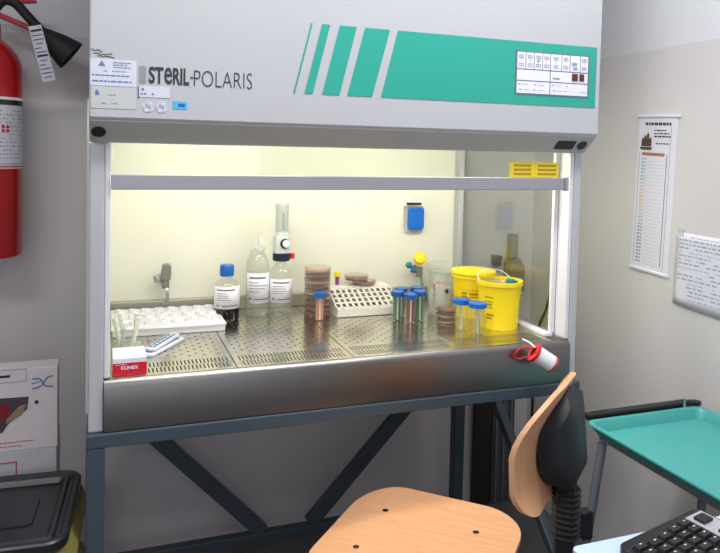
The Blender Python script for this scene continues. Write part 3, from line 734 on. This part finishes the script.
# ------------------------------------------------------------------ behind the glass and in the corner
t = thing('junction_box', 'grey-brown conduit with small boxes on the wall behind the side glass', 'junction box', (1.555, 2.449, z(-.475)))
b = BM(); box(b, -.016, .016, -.035, 0, .05, .150); obj('conduit', b, 'greybrown', t, bevel=.003)
b = BM(); prism(b, [(-.030, -.08), (.038, -.08), (.038, .02), (.018, .05), (-.018, .05), (-.030, .025)], -.055, 0, 'y'); obj('main_box', b, 'greybrown', t, bevel=.004)
b = BM(); prism(b, [(-.085, .02), (-.058, .02), (-.052, .062), (-.092, .066)], -.03, 0, 'y'); obj('side_box', b, 'darkgrey', t, bevel=.003)
b = BM(); tube(b, [(1.6535, 2.302, z(-.44)), (1.6535, 2.300, z(-.49)), (1.6535, 2.309, z(-.555)), (1.6535, 2.332, z(-.62)), (1.6535, 2.372, z(-.69)), (1.6535, 2.40, z(-.80)), (1.6535, 2.40, .0065)], .005, 8)
tag(obj('black_cable', b, 'black', smooth=True), 'black cable curving down the right wall behind the side glass', 'cable')
b = BM(); box(b, 0, .075, 0, .02, 0, .83); o = tag(obj('dark_board', b, 'brown', bevel=.002), 'dark brown board standing upright in the corner under the cabinet', 'board'); o.location = (1.395, 2.41, 0.0005)
t = thing('metal_panel', 'grey ridged metal panel standing in the corner beside the dark board', 'panel', (1.480, 2.405, 0))
b = BM(); box(b, 0, .10, .012, .03, 0, .84); obj('sheet', b, 'darkgrey', t)
for k in range(3):
    b = BM(); box(b, .008 + k * .034, .016 + k * .034, 0, .0115, .002, .83); obj('ridge', b, 'greymetal', t, bevel=.001)

# ------------------------------------------------------------------ papers on the right wall (x along -Y, facing -X)
def side(bm_, y0, zz, rot=0.0):
    """flat drawing (u right, v up, w out of the wall) -> right wall"""
    m = Matrix(((0, 0, -1, XR - .0006), (-1, 0, 0, y0), (0, 1, 0, zz), (0, 0, 0, 1))) @ Matrix.Rotation(rot, 4, 'Z')
    return m
def flat(b, u0, u1, v0, v1, w0, w1): box(b, u0, u1, v0, v1, w0, w1)
cal = thing('wall_calendar', 'tall narrow wall calendar with a printed header hung on the right wall', 'calendar', (0, 0, 0))
cal.matrix_world = side(None, 1.857, z(.131), math.radians(-2.0))
CW, CH = .166, .502
b = BM(); flat(b, 0, CW, -CH, 0, 0, .002); obj('sheet', b, 'paper', cal)
b = BM(); flat(b, -.006, CW + .012, -.004, .004, 0, .006); obj('top_bar', b, 'whitepl', cal, bevel=.001)
b = BM(); flat(b, -.004, CW + .003, -CH - .003, -CH + .006, 0, .006); obj('bottom_bar', b, 'whitepl', cal, bevel=.001)
b = BM(); dashes2 = lambda b, u0, u1, v, h, w=.0026: [flat(b, u, min(u + l, u1), v, v + h, .0018, w) for u, l in _runs(u0, u1)]
def _runs(u0, u1):
    u = u0
    while u < u1 - .002:
        l = random.uniform(.006, .016); yield u, l; u += l + .003
for v, h, u0, u1 in ((-.030, .009, .030, .140), (-.048, .004, .070, .120), (-.058, .004, .070, .135), (-.068, .005, .070, .142), (-.090, .004, .080, .138)): dashes2(b, u0, u1, v, h)
obj('print', b, 'dark_print', cal)
b = BM()
for u, hgt, w_ in ((.016, .028, .012), (.026, .038, .012), (.037, .046, .013), (.049, .030, .012)): prism(b, [(u, -.098), (u + w_, -.098), (u + w_ * .9, -.098 + hgt * .8), (u + w_ * .5, -.098 + hgt), (u + w_ * .1, -.098 + hgt * .8)], .0018, .0028, 'z')
prism(b, [(.010, -.100), (.064, -.100), (.060, -.110), (.016, -.110)], .0018, .003, 'z'); obj('picture', b, mat('brown_picture', (84, 66, 52), .6, noise=.5, nscale=120), cal)
b = BM(); flat(b, .022, .120, -.128, -.118, .0018, .0028); obj('red_heading', b, mat('brick_print', (178, 112, 92), .6), cal)
palette = [('blue_marks', (150, 184, 204)), ('orange_marks', (216, 190, 176)), ('green_marks', (158, 190, 176)), ('dark_marks', (150, 150, 160))]
for pi, (nm, c) in enumerate(palette):
    b = BM()
    for r in range(31):
        sec = 0 if r < 7 else (1 if r < 17 else (2 if r < 20 else 3))
        v = -.142 - r * .0112
        if sec == pi:
            flat(b, .022, .032, v, v + .006, .0018, .0026); flat(b, .036, .042, v, v + .006, .0018, .0026)
    obj('day_marks', b, mat(nm, c, .6), cal)
b = BM()
for r in range(31): flat(b, .050, .120, -.145 - r * .0112, -.1444 - r * .0112, .0018, .0024)
flat(b, .010, .0115, -.480, -.122, .0018, .0026); flat(b, .128, .132, -.480, -.122, .0018, .0026); flat(b, .141, .1425, -.490, -.03, .0018, .0026)
obj('ruled_lines', b, 'grey_print', cal)

chart = thing('paper_chart', 'white sheet of small tables taped on the wall right of the calendar', 'chart', (0, 0, 0))
chart.matrix_world = side(None, 1.676, z(-.230), math.radians(-1.0))
def wav(u, v): return .001 + .0020 * (1 + math.sin(u * 22 + 1)) * (-v / .22)
b = BM(); nu, nv = 16, 10; CWd, CHt = .30, .220
G = [[b.verts.new((CWd * i / nu, -CHt * j / nv - (0.02 * (i / nu) if j == nv else 0), wav(CWd * i / nu, -CHt * j / nv) + .001)) for j in range(nv + 1)] for i in range(nu + 1)]
for i in range(nu):
    for j in range(nv): b.faces.new((G[i][j], G[i + 1][j], G[i + 1][j + 1], G[i][j + 1]))
ch = obj('sheet', b, 'paper', chart, smooth=True); m = ch.modifiers.new('thickness', 'SOLIDIFY'); m.thickness = .0006
b = BM()
for r in range(17):
    v = -.012 - r * .0118; u = .012
    while u < .285:
        l = random.choice((.006, .010, .016, .020)); l = min(l, .288 - u)
        if random.random() < (.9 if r != 9 else .2) and not (r > 11 and u < .04):
            w = wav(u + l / 2, v) + .0022
            flat(b, u, u + l, v, v + (.0045 if r % 4 else .0022), w - .0015, w)
        u += l + .0055
for u_ in (.004, .27):
    bt = BM(); flat(bt, u_, u_ + .022, -.008, .010, -.0005, .0035); obj('tape', bt, 'frosty', chart)
obj('print', b, mat('pale_blue_print', (160, 166, 190), .6), chart)

# ------------------------------------------------------------------ fire extinguisher
ex = thing('fire_extinguisher', 'red fire extinguisher hung on the wall left of the flow cabinet', 'fire extinguisher', (-.312, 2.345, z(-.345)))
b = BM(); R = .080; lathe(b, [(0, 0), (R - .012, 0), (R - .004, .004), (R, .014), (R, .560), (R - .003, .580), (R - .012, .602), (R - .028, .624), (.034, .640), (.024, .648), (.022, .658)], seg=48); obj('cylinder', b, 'redpaint', ex, smooth=True)
def band(z0, z1, off, m, par=ex, nm='label_band'):
    b = BM(); lathe(b, [(R + off - .0005, z0), (R + off, z0 + .0002), (R + off, z1 - .0002), (R + off - .0005, z1)], seg=48, cap=False); return obj(nm, b, m, par, smooth=True)
lb = band(.266, .476, .0006, 'paper', nm='paper_label')
band(.452, .468, .0010, 'black', lb); band(.270, .274, .0010, 'redpaint', lb); band(.279, .281, .0010, 'redpaint', lb)
b = BM()
for r in range(13):
    zz = .296 + r * .0115
    for k in range(16):
        a0 = math.radians(-60 + k * 7 - 60)
        if random.random() < .75 and not (6 <= r <= 8 and 7 <= k <= 9):
            w = math.radians(random.uniform(2.5, 5.5)); q = [b.verts.new(((R + .0013) * math.cos(a), (R + .0013) * math.sin(a), zh)) for a, zh in ((a0, zz), (a0 + w, zz), (a0 + w, zz + .0032), (a0, zz + .0032))]
            b.faces.new(q)
obj('print', b, 'grey_print', lb)
b = BM()
for zz, a in ((.372, -66), (.372, -57), (.384, -66), (.384, -57)):
    q = [b.verts.new(((R + .0014) * math.cos(math.radians(aa)), (R + .0014) * math.sin(math.radians(aa)), zh)) for aa, zh in ((a, zz), (a + 7, zz), (a + 5, zz + .010), (a, zz + .010))]; b.faces.new(q)
obj('red_symbols', b, 'red', lb)
b = BM(); lathe(b, [(.020, .658), (.022, .660), (.022, .690), (.018, .700), (.018, .735)], seg=24); obj('valve', b, 'brass', ex, smooth=True)
b = BM(); prism(b, [(-.03, .735), (.020, .728), (.118, .690), (.126, .682), (.120, .674), (.016, .712), (-.03, .720)], -.012, .010, 'y'); obj('lever', b, 'redpaint', ex, bevel=.003)
b = BM(); prism(b, [(-.03, .750), (.030, .752), (.120, .765), (.118, .776), (.020, .766), (-.03, .762)], -.010, .010, 'y'); obj('lever', b, 'redpaint', ex, bevel=.003)
b = BM(); tube(b, [(.004, -.015, .730), (.030, -.022, .760), (.062, -.022, .756), (.100, -.022, .716), (.137, -.022, .676)], .0145, 12); obj('hose', b, 'blackcloth', ex, smooth=True)
b = BM()
p0 = Vector((.136, -.022, .676)); p1 = Vector((.226, -.022, .604)); q = Vector((0, 0, 1)).rotation_difference((p1 - p0).normalized()).to_matrix().to_4x4()
lathe(b, [(.016, 0), (.022, .010), (.038, .055), (.050, .104), (.047, .104), (.018, .012)], seg=32, mtx=Matrix.Translation(p0) @ q, cap=False)
lathe(b, [(0, .090), (.043, .090), (.043, .092), (0, .092)], seg=32, mtx=Matrix.Translation(p0) @ q); obj('horn', b, 'blackcloth', ex, smooth=True)
b = BM(); tube(b, [(.150, -.022, .642), (.166, -.030, .640), (.150, -.038, .645)], .003, 8); obj('ring', b, 'brass', ex, smooth=True)
tgm = Matrix.Translation((.136, -.075, .632)) @ Matrix.Rotation(math.radians(16), 4, 'Y')
b = BM(); box(b, -.018, .018, 0, .0012, -.165, 0, Matrix.Rotation(math.radians(-14), 4, 'Y') @ Matrix.Identity(4)); bmesh.ops.translate(b, vec=(.118, -.052, .690), verts=b.verts); tg = obj('inspection_tag', b, 'paper', ex)
b = BM()
for k in range(12):
    w = .015 if k % 4 else .010
    box(b, -w, w if k not in (3, 7) else .002, -.0008, .0002, -.155 + k * .0125, -.155 + k * .0125 + (.006 if k in (5, 11) else .0025), Matrix.Rotation(math.radians(-14), 4, 'Y'))
bmesh.ops.translate(b, vec=(.118, -.052, .690), verts=b.verts); obj('print', b, 'dark_print', tg)
b = BM(); box(b, -.020, .020, .079, .104, .40, .46); box(b, -.035, .035, .100, .105, .34, .52); obj('wall_bracket', b, 'redpaint', ex)

# ------------------------------------------------------------------ left foreground: boxes, bin
tb = thing('side_table', 'small grey side table behind the black-lidded bin', 'table', (-.30, 2.14, 0))
b = BM(); box(b, -.25, .15, -.16, .16, z(-.975), z(-.955)); obj('table_top', b, 'darkgrey', tb, bevel=.003)
for sx in (-.235, .12):
    for sy in (-.15, .13):
        b = BM(); box(b, sx, sx + .02, sy, sy + .02, 0, z(-.9755)); obj('leg', b, 'greymetal', tb)
bx = thing('flat_carton', 'pale lower carton under the picture box at the left edge', 'box', (-.30, 2.005, z(-.9545)))
b = BM(); box(b, -.25, .188, -.04, .12, 0, .157); obj('carton', b, 'cardgrey', bx, bevel=.002)
b = BM()
for (a, c, d, e) in ((-.10, .094, .128, .131), (-.10, .094, .062, .065), (.091, .094, .062, .131)): box(b, a, c, -.0410, -.0398, d, e)
dashes(b, .0, .06, .084, .096, -.0405, 1, .9); obj('pink_frame', b, 'red_print', bx)
bx = thing('picture_box', 'white cardboard box printed with a dark picture and blue crossed mark', 'box', (-.30, 2.005, z(-.797)))
b = BM(); box(b, -.25, .190, -.040, .030, 0, .214); obj('carton', b, 'cardboard', bx, bevel=.002)
b = BM(); prism(b, [(-.20, .075), (.082, .060), (.118, .120), (.122, .137), (.122, .1375), (-.20, .148)], -.0408, -.0398, 'y')
b.free(); b = BM(); prism(b, [(-.20, .040), (.060, .052), (.075, .075), (.118, .108), (.122, .140), (-.20, .150)], -.0409, -.0398, 'y'); pic = obj('picture', b, mat('dark_picture', (74, 62, 66), .6, noise=.3, nscale=30), bx)
b = BM(); prism(b, rrect(.10, .040, .018, 5, .028, .108), -.0416, -.0408, 'y'); obj('red_shape', b, mat('dark_red_print', (126, 22, 34), .6), pic)
b = BM(); prism(b, [(-.02, .070), (.050, .074), (.054, .092), (-.02, .096)], -.0418, -.0409, 'y'); obj('pale_shape', b, 'paper_grey', pic)
b = BM(); prism(b, [(-.02, .050), (.058, .056), (.050, .070), (-.02, .068)], -.0417, -.0409, 'y'); obj('teal_shape', b, mat('teal_print', (50, 110, 112), .6), pic)
b = BM(); prism(b, [(.068, .074), (.105, .094), (.116, .122), (.100, .118), (.070, .086)], -.0417, -.0409, 'y'); obj('tan_shape', b, mat('tan_print', (150, 126, 96), .6), pic)
b = BM(); tube(b, [(.130, -.0405, .160), (.150, -.0405, .166), (.165, -.0405, .186), (.178, -.0405, .190)], .0018, 6)
tube(b, [(.130, -.0405, .186), (.148, -.0405, .184), (.160, -.0405, .166), (.180, -.0405, .162)], .0018, 6)
tube(b, [(.128, -.0405, .173), (.150, -.0405, .178)], .0012, 6); obj('crossed_mark', b, 'blue_print', bx)
b = BM(); lathe(b, [(.005, 0), (.005, .001)], seg=16, mtx=Matrix.Translation((.140, -.0400, .124)) @ Matrix.Rotation(PI / 2, 4, 'X')); obj('dot', b, 'dark_print', bx)
b = BM()
for (a, c, d, e) in ((-.2, .116, .213, .2145), (-.2, .116, .181, .1825), (.1145, .116, .181, .2145)): box(b, a, c, -.0408, -.0398, d, e)
obj('grey_frame', b, 'grey_print', bx)
b = BM(); box(b, -.1, .078, -.0410, -.0398, .1945, .2005); obj('dark_line', b, 'dark_print', bx)
b = BM(); dashes(b, .0, .135, .022, .027, -.0405, 1, .9); dashes(b, .04, .105, .012, .017, -.0405, 1, .9); obj('pink_print', b, 'red_print', bx)

bn = thing('waste_bin', 'black lidded waste bin with a yellow liner at the lower left', 'bin', (-.285, 1.75, 0), math.radians(-4))
b = BM(); zt = z(-.838)
body = [(.40, .30, 0), (.43, .33, zt - .05)]
rr0 = rrect(.36, .27, .04); rr1 = rrect(.40, .32, .04)
def loft(b, rings_):
    R_ = [[b.verts.new((x, y, zz)) for x, y in pts] for pts, zz in rings_]
    n = len(R_[0])
    for A, B in zip(R_, R_[1:]):
        for k in range(n): b.faces.new((A[k], A[(k + 1) % n], B[(k + 1) % n], B[k]))
    b.faces.new(R_[0][::-1]); b.faces.new(R_[-1])
loft(b, [(rr0, 0), (rr1, zt - .04)]); obj('bin_body', b, 'soft_black', bn, smooth=True)
b = BM()
rings_ = []
for k in range(9):
    zz = zt - .026 - k * .030; ex_ = .026 + .014 * math.sin(k * 1.3)
    pts = [(x * (1 + (ex_ + .006 * math.sin(i * 2.1 + k)) / .2), y * (1 + (ex_ + .004 * math.sin(i * 1.7 + k)) / .16)) for i, (x, y) in enumerate(rrect(.40, .30, .05))]
    rings_.append((pts, zz))
R_ = [[b.verts.new((x, y, zz)) for x, y in pts] for pts, zz in rings_]
for A, B in zip(R_, R_[1:]):
    n = len(A)
    for k in range(n): b.faces.new((A[k], A[(k + 1) % n], B[(k + 1) % n], B[k]))
yb = obj('yellow_liner', b, 'yellowbag', bn, smooth=True); mm = yb.modifiers.new('thickness', 'SOLIDIFY'); mm.thickness = .001
LW, LD = .455, .352
def rr(d): return rrect(LW - 2 * d, LD - 2 * d, max(.045 - d, .012))
b = BM(); loft(b, [(rr(.004), zt - .025), (rr(0), zt - .020), (rr(0), zt - .004), (rr(.004), zt), (rr(.014), zt), (rr(.018), zt - .007), (rr(.026), zt - .007), (rr(.030), zt - .001), (rr(.038), zt - .001), (rr(.046), zt - .012)])
lid = obj('lid', b, 'binblack', bn, smooth=True)
b = BM(); prism(b, rrect(.20, .13, .012, 4, .045, -.005), zt - .0119, zt - .0085, 'z')
obj('raised_panel', b, 'binblack', lid, bevel=.002)
b = BM(); tube(b, [(.015, -.055, zt - .010), (.020, -.03, zt + .008), (.028, 0, zt + .012), (.034, .03, zt + .008), (.036, .045, zt - .009)], .010, 10); obj('handle', b, 'binblack', lid, smooth=True)

# ------------------------------------------------------------------ chair
SZ = z(-.88)
ch = thing('swivel_chair', 'laboratory swivel chair with bare beech plywood seat and backrest', 'chair', (.673, 1.406, 0), math.radians(46))
# local axes: +y forward (towards the bench, up-left), +x to the sitter's right
out = rrect(.420, .425, .11, 8)
def fz(a, b_): return -.018 * max(0, (b_ - .08) / .13) ** 2 - .006 * math.exp(-(a * a + b_ * b_) / .02) + .004 * (abs(a) / .2) ** 2
b = BM(); shell(b, out, lambda a, c: fz(a, c), lambda a, c: fz(a, c) - .013, lambda a, c, d: (a, c, SZ + d), 10); st = obj('seat', b, 'ply', ch, smooth=True)
for sx in (-.0875, .0875):
    for sy in (-.113, .113):
        b = BM(); lathe(b, [(.0075, -.001), (.0072, .0015), (.003, .0022), (0, .0012)], sx, sy, SZ + fz(sx, sy) + .0005, 16); obj('bolt', b, 'steel_bright', st, smooth=True)
def rr2(w, h, rt, rb, n=8):
    pts = []
    for sx, sy, a0, rd in ((1, 1, 0, rt), (-1, 1, 90, rt), (-1, -1, 180, rb), (1, -1, 270, rb)):
        for k in range(n + 1):
            a = math.radians(a0 + 90 * k / n); pts.append((sx * (w / 2 - rd) + rd * math.cos(a), sy * (h / 2 - rd) + rd * math.sin(a)))
    return pts
bo = rr2(.330, .240, .118, .055)
BZ, BY = z(-.584), -.272
BA = math.radians(-5)
def BP(a, d, zz):   # the backrest stands turned a little on its post
    return (a * math.cos(BA) + d * math.sin(BA), BY + a * math.sin(BA) - d * math.cos(BA), zz)
def bd(a, c):   # + = towards the back
    t = (c + .12) / .24
    return .012 - .026 * (a / .165) ** 2 + .030 * max(0, (t - .5) / .5) ** 1.4 - .012 * math.sin(PI * min(t / .9, 1)) + .012 * max(0, (.3 - t) / .3) ** 2
b = BM(); shell(b, bo, lambda a, c: bd(a, c), lambda a, c: bd(a, c) + .011, lambda a, c, d: BP(a, d, BZ + c), 10); bk = obj('backrest', b, 'ply', ch, smooth=True)
co = rrect(.165, .205, .08, 8)
def cf(a, c): return bd(a, c) + .0125
def cb(a, c):
    e = max(0.0, 1 - max(abs(a) / .0825, abs(c) / .1025) ** 3.0)
    return max(bd(a, c) + .016, .030 + .050 * e ** .38 - .10 * c * e ** .5)
b = BM(); shell(b, co, cf, cb, lambda a, c, d: BP(a, d, BZ + .004 + c), 12); obj('back_shell', b, 'soft_black', ch, smooth=True)
b = BM()
prof = []
for k in range(9):
    zz = BZ - .104 - k * .012; prof += [(.026, zz), (.030, zz - .004), (.026, zz - .009)]
lathe(b, prof, 0, BY - .050, 0, 20); obj('bellows', b, 'soft_black', ch, smooth=True)
b = BM(); box(b, -.024, .024, BY - .068, BY - .032, SZ - .085, BZ - .09); obj('back_post', b, 'soft_black', ch, bevel=.004)
b = BM(); box(b, -.024, .024, BY - .095, .05, SZ - .080, SZ - .060); obj('support_arm', b, 'soft_black', ch, bevel=.003)
b = BM(); box(b, -.09, .09, -.10, .10, SZ - .0595, SZ - .0215); obj('seat_plate', b, 'soft_black', ch, bevel=.004)
b = BM(); lathe(b, [(.028, .12), (.028, .30), (.018, .301), (.018, SZ - .081)], 0, 0, 0, 24); obj('gas_column', b, 'black', ch, smooth=True)
for k in range(5):
    a = 2 * PI * k / 5 + .3
    b = BM(); beam(b, (.02 * math.cos(a), .02 * math.sin(a), .10), (.27 * math.cos(a), .27 * math.sin(a), .072), .04, .026, (0, 0, 1)); lg = obj('base_leg', b, 'black', ch, bevel=.004)
    b = BM(); cx, cy = .27 * math.cos(a), .27 * math.sin(a); sx, sy = -math.sin(a), math.cos(a)
    for s_ in (-1, 1): cyl(b, (cx + sx * .008 * s_, cy + sy * .008 * s_, .0255), (cx + sx * .024 * s_, cy + sy * .024 * s_, .0255), .025)
    cyl(b, (cx, cy, .03), (cx, cy, .062), .006); obj('castor', b, 'black', lg, smooth=True)

# ------------------------------------------------------------------ trolley with tray
tr = thing('trolley', 'grey tube trolley with a black rear handle beside the right wall', 'trolley', (1.40, 1.28, 0))
ZTr = z(-.728)
def Wt(b): bmesh.ops.translate(b, vec=(-1.40, -1.28, 0), verts=b.verts); return b
TX0, TX1, TY0, TY1 = 1.222, 1.590, 1.00, 1.475
b = BM(); box(b, TX0, TX1, TY0, TY1, ZTr - .018, ZTr - .003); obj('top_shelf', Wt(b), 'greymetal', tr, bevel=.004)
b = BM(); box(b, TX0 - .085, TX1, TY0, TY1, .20, .215); obj('lower_shelf', Wt(b), 'greymetal', tr, bevel=.004)
for x in (TX0 + .025, TX1 - .025):
    for y in (TY0 + .02, TY1 - .02):
        xf = x - .125 if x < 1.4 else x
        xt = x - .027 if x < 1.4 else x
        b = BM(); tube(b, [(xf, y, .05), (xt, y, ZTr - .0185)], .0115, 14); lg = obj('leg', Wt(b), 'greymetal', tr, smooth=True)
        b = BM(); cyl(b, (xf - .012, y, .0255), (xf + .012, y, .0255), .025); obj('castor', Wt(b), 'black', lg, smooth=True)
b = BM(); box(b, TX0 - .065, TX0 - .033, TY1 - .036, TY1 - .004, z(-.99), z(-.915)); obj('leg_sleeve', Wt(b), 'soft_black', tr, bevel=.006)
b = BM(); zh = z(-.695)
prism(b, [(TX0 - .01, TY1 + .050), (TX0 - .01, TY1 + .030), (TX1 - .03, TY1 + .030), (TX1 - .008, TY1 + .020), (TX1 + .010, TY1 + .026), (TX1 + .002, TY1 + .044), (TX1 - .02, TY1 + .050)], zh - .012, zh + .004, 'z'); hd = obj('rear_handle', Wt(b), 'black', tr, bevel=.004)
b = BM(); box(b, TX0 - .012, TX1 - .03, TY1 + .049, TY1 + .054, zh + .001, zh + .005); obj('bright_strip', Wt(b), 'chrome', hd)
b = BM(); cyl(b, (TX1 - .055, TY1 + .027, zh - .024), (TX1 - .055, TY1 + .027, zh + .016), .005); obj('clip', Wt(b), 'chrome', hd, smooth=True)
for x in (TX0 + .03, TX1 - .05):
    b = BM(); box(b, x, x + .02, TY1 - .005, TY1 + .031, ZTr - .016, ZTr + .018) if False else box(b, x, x + .02, TY1 + .0305, TY1 + .045, ZTr - .016, ZTr + .012) or box(b, x, x + .02, TY1 - .005, TY1 + .031, ZTr - .016, ZTr - .004); obj('handle_arm', Wt(b), 'black', tr)
# tray: a lofted dish with a rolled rim
ty = thing('turquoise_tray', 'large empty turquoise tray with raised rim on the trolley', 'tray', (1.389, 1.250, ZTr - .0025))
b = BM(); TW, TD = .395, .495
def tr_(d): return rrect(TW - 2 * d, TD - 2 * d, max(.030 - d * .5, .010), 6)
def shellloft(b, rings_):
    loft(b, rings_)
loft(b, [(tr_(.022), 0), (tr_(.004), .024), (tr_(0), .026), (tr_(.001), .030), (tr_(.013), .030), (tr_(.015), .028), (tr_(.024), .004), (tr_(.027), .003)])
obj('dish', b, 'tealtray', ty, smooth=True)

# ------------------------------------------------------------------ desk and keyboard
ZD = z(-.65)
dk = thing('desk', 'pale blue-white desk top at the lower right corner', 'desk', (1.15, .55, 0))
b = BM(); prism(b, rrect(.84, .80, .012, 4, 0, -.010), ZD - .025, ZD, 'z'); obj('desk_top', b, 'desk', dk, bevel=.002)
for sx in (-.39, .36):
    for sy in (-.38, .32):
        b = BM(); box(b, sx, sx + .03, sy, sy + .03, 0, ZD - .0255); obj('leg', b, 'greymetal', dk)
kb = thing('keyboard', 'black computer keyboard with silver function key strip on the desk', 'keyboard', (.792, .903, ZD + .0002), math.radians(9.0))
# local: x = depth from space bar side to function row, -y = along the long axis to the user's right
KD, KL = .204, .45
def tz(x): return .012 + .016 * x / KD
def slab(b, x0, x1, y0, y1, lo, hi):
    v = [b.verts.new(p) for p in ((x0, y0, tz(x0) + lo), (x1, y0, tz(x1) + lo), (x1, y1, tz(x1) + lo), (x0, y1, tz(x0) + lo), (x0, y0, tz(x0) + hi), (x1, y0, tz(x1) + hi), (x1, y1, tz(x1) + hi), (x0, y1, tz(x0) + hi))]
    for f in ((3, 2, 1, 0), (4, 5, 6, 7), (0, 1, 5, 4), (1, 2, 6, 5), (2, 3, 7, 6), (3, 0, 4, 7)): b.faces.new([v[i] for i in f])
b = BM(); pts = rrect(KD, KL, .016, 6, KD / 2, -KL / 2)
A = [b.verts.new((x, y, .0)) for x, y in pts]; B = [b.verts.new((x, y, tz(x))) for x, y in pts]; n = len(pts)
b.faces.new(A[::-1]); b.faces.new(B)
for k in range(n): b.faces.new((A[k], A[(k + 1) % n], B[(k + 1) % n], B[k]))
obj('case', b, 'black', kb, bevel=.002)
b = BM(); slab(b, .157, .199, -KL + .010, -.012, -.001, .0016); obj('silver_strip', b, 'silver', kb, bevel=.003)
kp = .0189
cnt = 0
rest = BM()
for r in range(5):
    off = (.004, .009, .006, .002, 0)[r]
    for k in range(22):
        x0 = .016 + r * .0245 * 1.0; y0 = -.016 - off - k * kp
        x0 = .012 + r * .0285
        if y0 - kp < -KL + .008: continue
        y1 = y0 - kp + .0025
        def keybm(b):
            v = [b.verts.new(p) for p in ((x0, y1, tz(x0)), (x0 + .0255, y1, tz(x0 + .0255)), (x0 + .0255, y0, tz(x0 + .0255)), (x0, y0, tz(x0)),
                 (x0 + .003, y1 + .0022, tz(x0) + .0062), (x0 + .0225, y1 + .0022, tz(x0 + .02) + .0062), (x0 + .0225, y0 - .0022, tz(x0 + .02) + .0062), (x0 + .003, y0 - .0022, tz(x0) + .0062))]
            for f in ((3, 2, 1, 0), (4, 5, 6, 7), (0, 1, 5, 4), (1, 2, 6, 5), (2, 3, 7, 6), (3, 0, 4, 7)): b.faces.new([v[i] for i in f])
        if k < 16:
            b = BM(); keybm(b); ko = obj('key', b, 'key', kb, bevel=.0008)
            if k < 8:
                b = BM(); slab(b, x0 + .0120, x0 + .0165, y0 - .0075, y0 - .0050, .0063, .0066); obj('key_mark', b, 'keyprint', ko)
        else: keybm(rest)
obj('far_keys', rest, 'key', kb, kind='stuff')
for k in range(8):
    y0 = -.022 - k * .046
    b = BM(); slab(b, .164, .189, y0 - .022, y0, .0010, .0065); obj('function_key', b, 'key', kb, bevel=.002)

# ------------------------------------------------------------------ ceiling lights (behind and above the camera)
for i, (x, y, p, lb) in enumerate(((.70, .95, 34, 'above the right half of the room'), (-1.0, .5, 16, 'towards the left of the room'), (.2, -1.1, 10, 'behind the camera'))):
    t = thing('ceiling_light', 'white rectangular ceiling light ' + lb, 'lamp', (x, y, ZC - .06))
    b = BM(); box(b, -.62, .62, -.17, .17, 0, .0595); obj('housing', b, 'whitepl', t)
    b = BM(); box(b, -.60, .60, -.15, .15, -.004, -.0005); obj('diffuser', b, emit('ceiling_glow_%d' % i, (250, 250, 255), p / 9.0), t)
    L = bpy.data.lights.new('ceiling_area', 'AREA'); L.shape = 'RECTANGLE'; L.size = 1.2; L.size_y = .3; L.energy = p; L.color = (.97, .98, 1.0)
    lo = bpy.data.objects.new('ceiling_area', L); C.objects.link(lo); lo.location = (0, 0, -.006); lo.parent = t
# soft fill light added behind the camera, unseen: frame, glowing pane, area lamp
b = BM()
for a0, a1, c0, c1 in ((-1.0, 1.2, .95, 1.01), (-1.0, 1.2, 2.24, 2.30), (-1.0, -.94, 1.01, 2.24), (1.14, 1.2, 1.01, 2.24), (.07, .13, 1.01, 2.24)): box(b, a0, a1, YF + .0005, YF + .05, c0, c1)
struct('added_window_1', b, 'whitepl')
b = BM(); box(b, -.939, 1.139, YF + .001, YF + .006, 1.011, 2.239); struct('added_window_2', b, emit('fill_glow', (225, 236, 255), 1.0))
L = bpy.data.lights.new('fill_area', 'AREA'); L.shape = 'RECTANGLE'; L.size = 2.0; L.size_y = 1.2; L.energy = 7; L.color = (.90, .95, 1.0)
lo = bpy.data.objects.new('fill_area', L); C.objects.link(lo); lo.location = (.1, YF + .06, 1.62); lo.rotation_euler = (PI / 2, 0, 0)

w = bpy.data.worlds.new('world'); w.use_nodes = True; w.node_tree.nodes['Background'].inputs[0].default_value = (.5, .5, .52, 1); w.node_tree.nodes['Background'].inputs[1].default_value = .3
bpy.context.scene.world = w

# ------------------------------------------------------------------ camera
def rotm(yaw, pitch, roll):
    c, s = math.cos, math.sin
    A = Matrix(((c(yaw), -s(yaw), 0), (s(yaw), c(yaw), 0), (0, 0, 1)))
    B = Matrix(((1, 0, 0), (0, 0, -1), (0, 1, 0)))
    P = Matrix(((1, 0, 0), (0, c(pitch), -s(pitch)), (0, s(pitch), c(pitch))))
    Q = Matrix(((c(roll), -s(roll), 0), (s(roll), c(roll), 0), (0, 0, 1)))
    return Q @ P @ B @ A
Mc = rotm(0.35139, 0.043395, 0.022145).transposed() @ Matrix(((1, 0, 0), (0, -1, 0), (0, 0, -1)))
cd = bpy.data.cameras.new('camera'); cam = bpy.data.objects.new('camera', cd); C.objects.link(cam)
cd.sensor_fit = 'HORIZONTAL'; cd.sensor_width = 36.0; cd.lens = 35.0; cd.shift_y = -96.5 / 720; cd.clip_start = .02
cam.matrix_world = Matrix.Translation((0, 0, H)) @ Mc.to_4x4()
sc = bpy.context.scene; sc.camera = cam
sc.view_settings.view_transform = 'Standard'; sc.view_settings.look = 'None'; sc.view_settings.gamma = 1.0
sc.view_settings.use_curve_mapping = False; sc.view_settings.exposure = 0.0
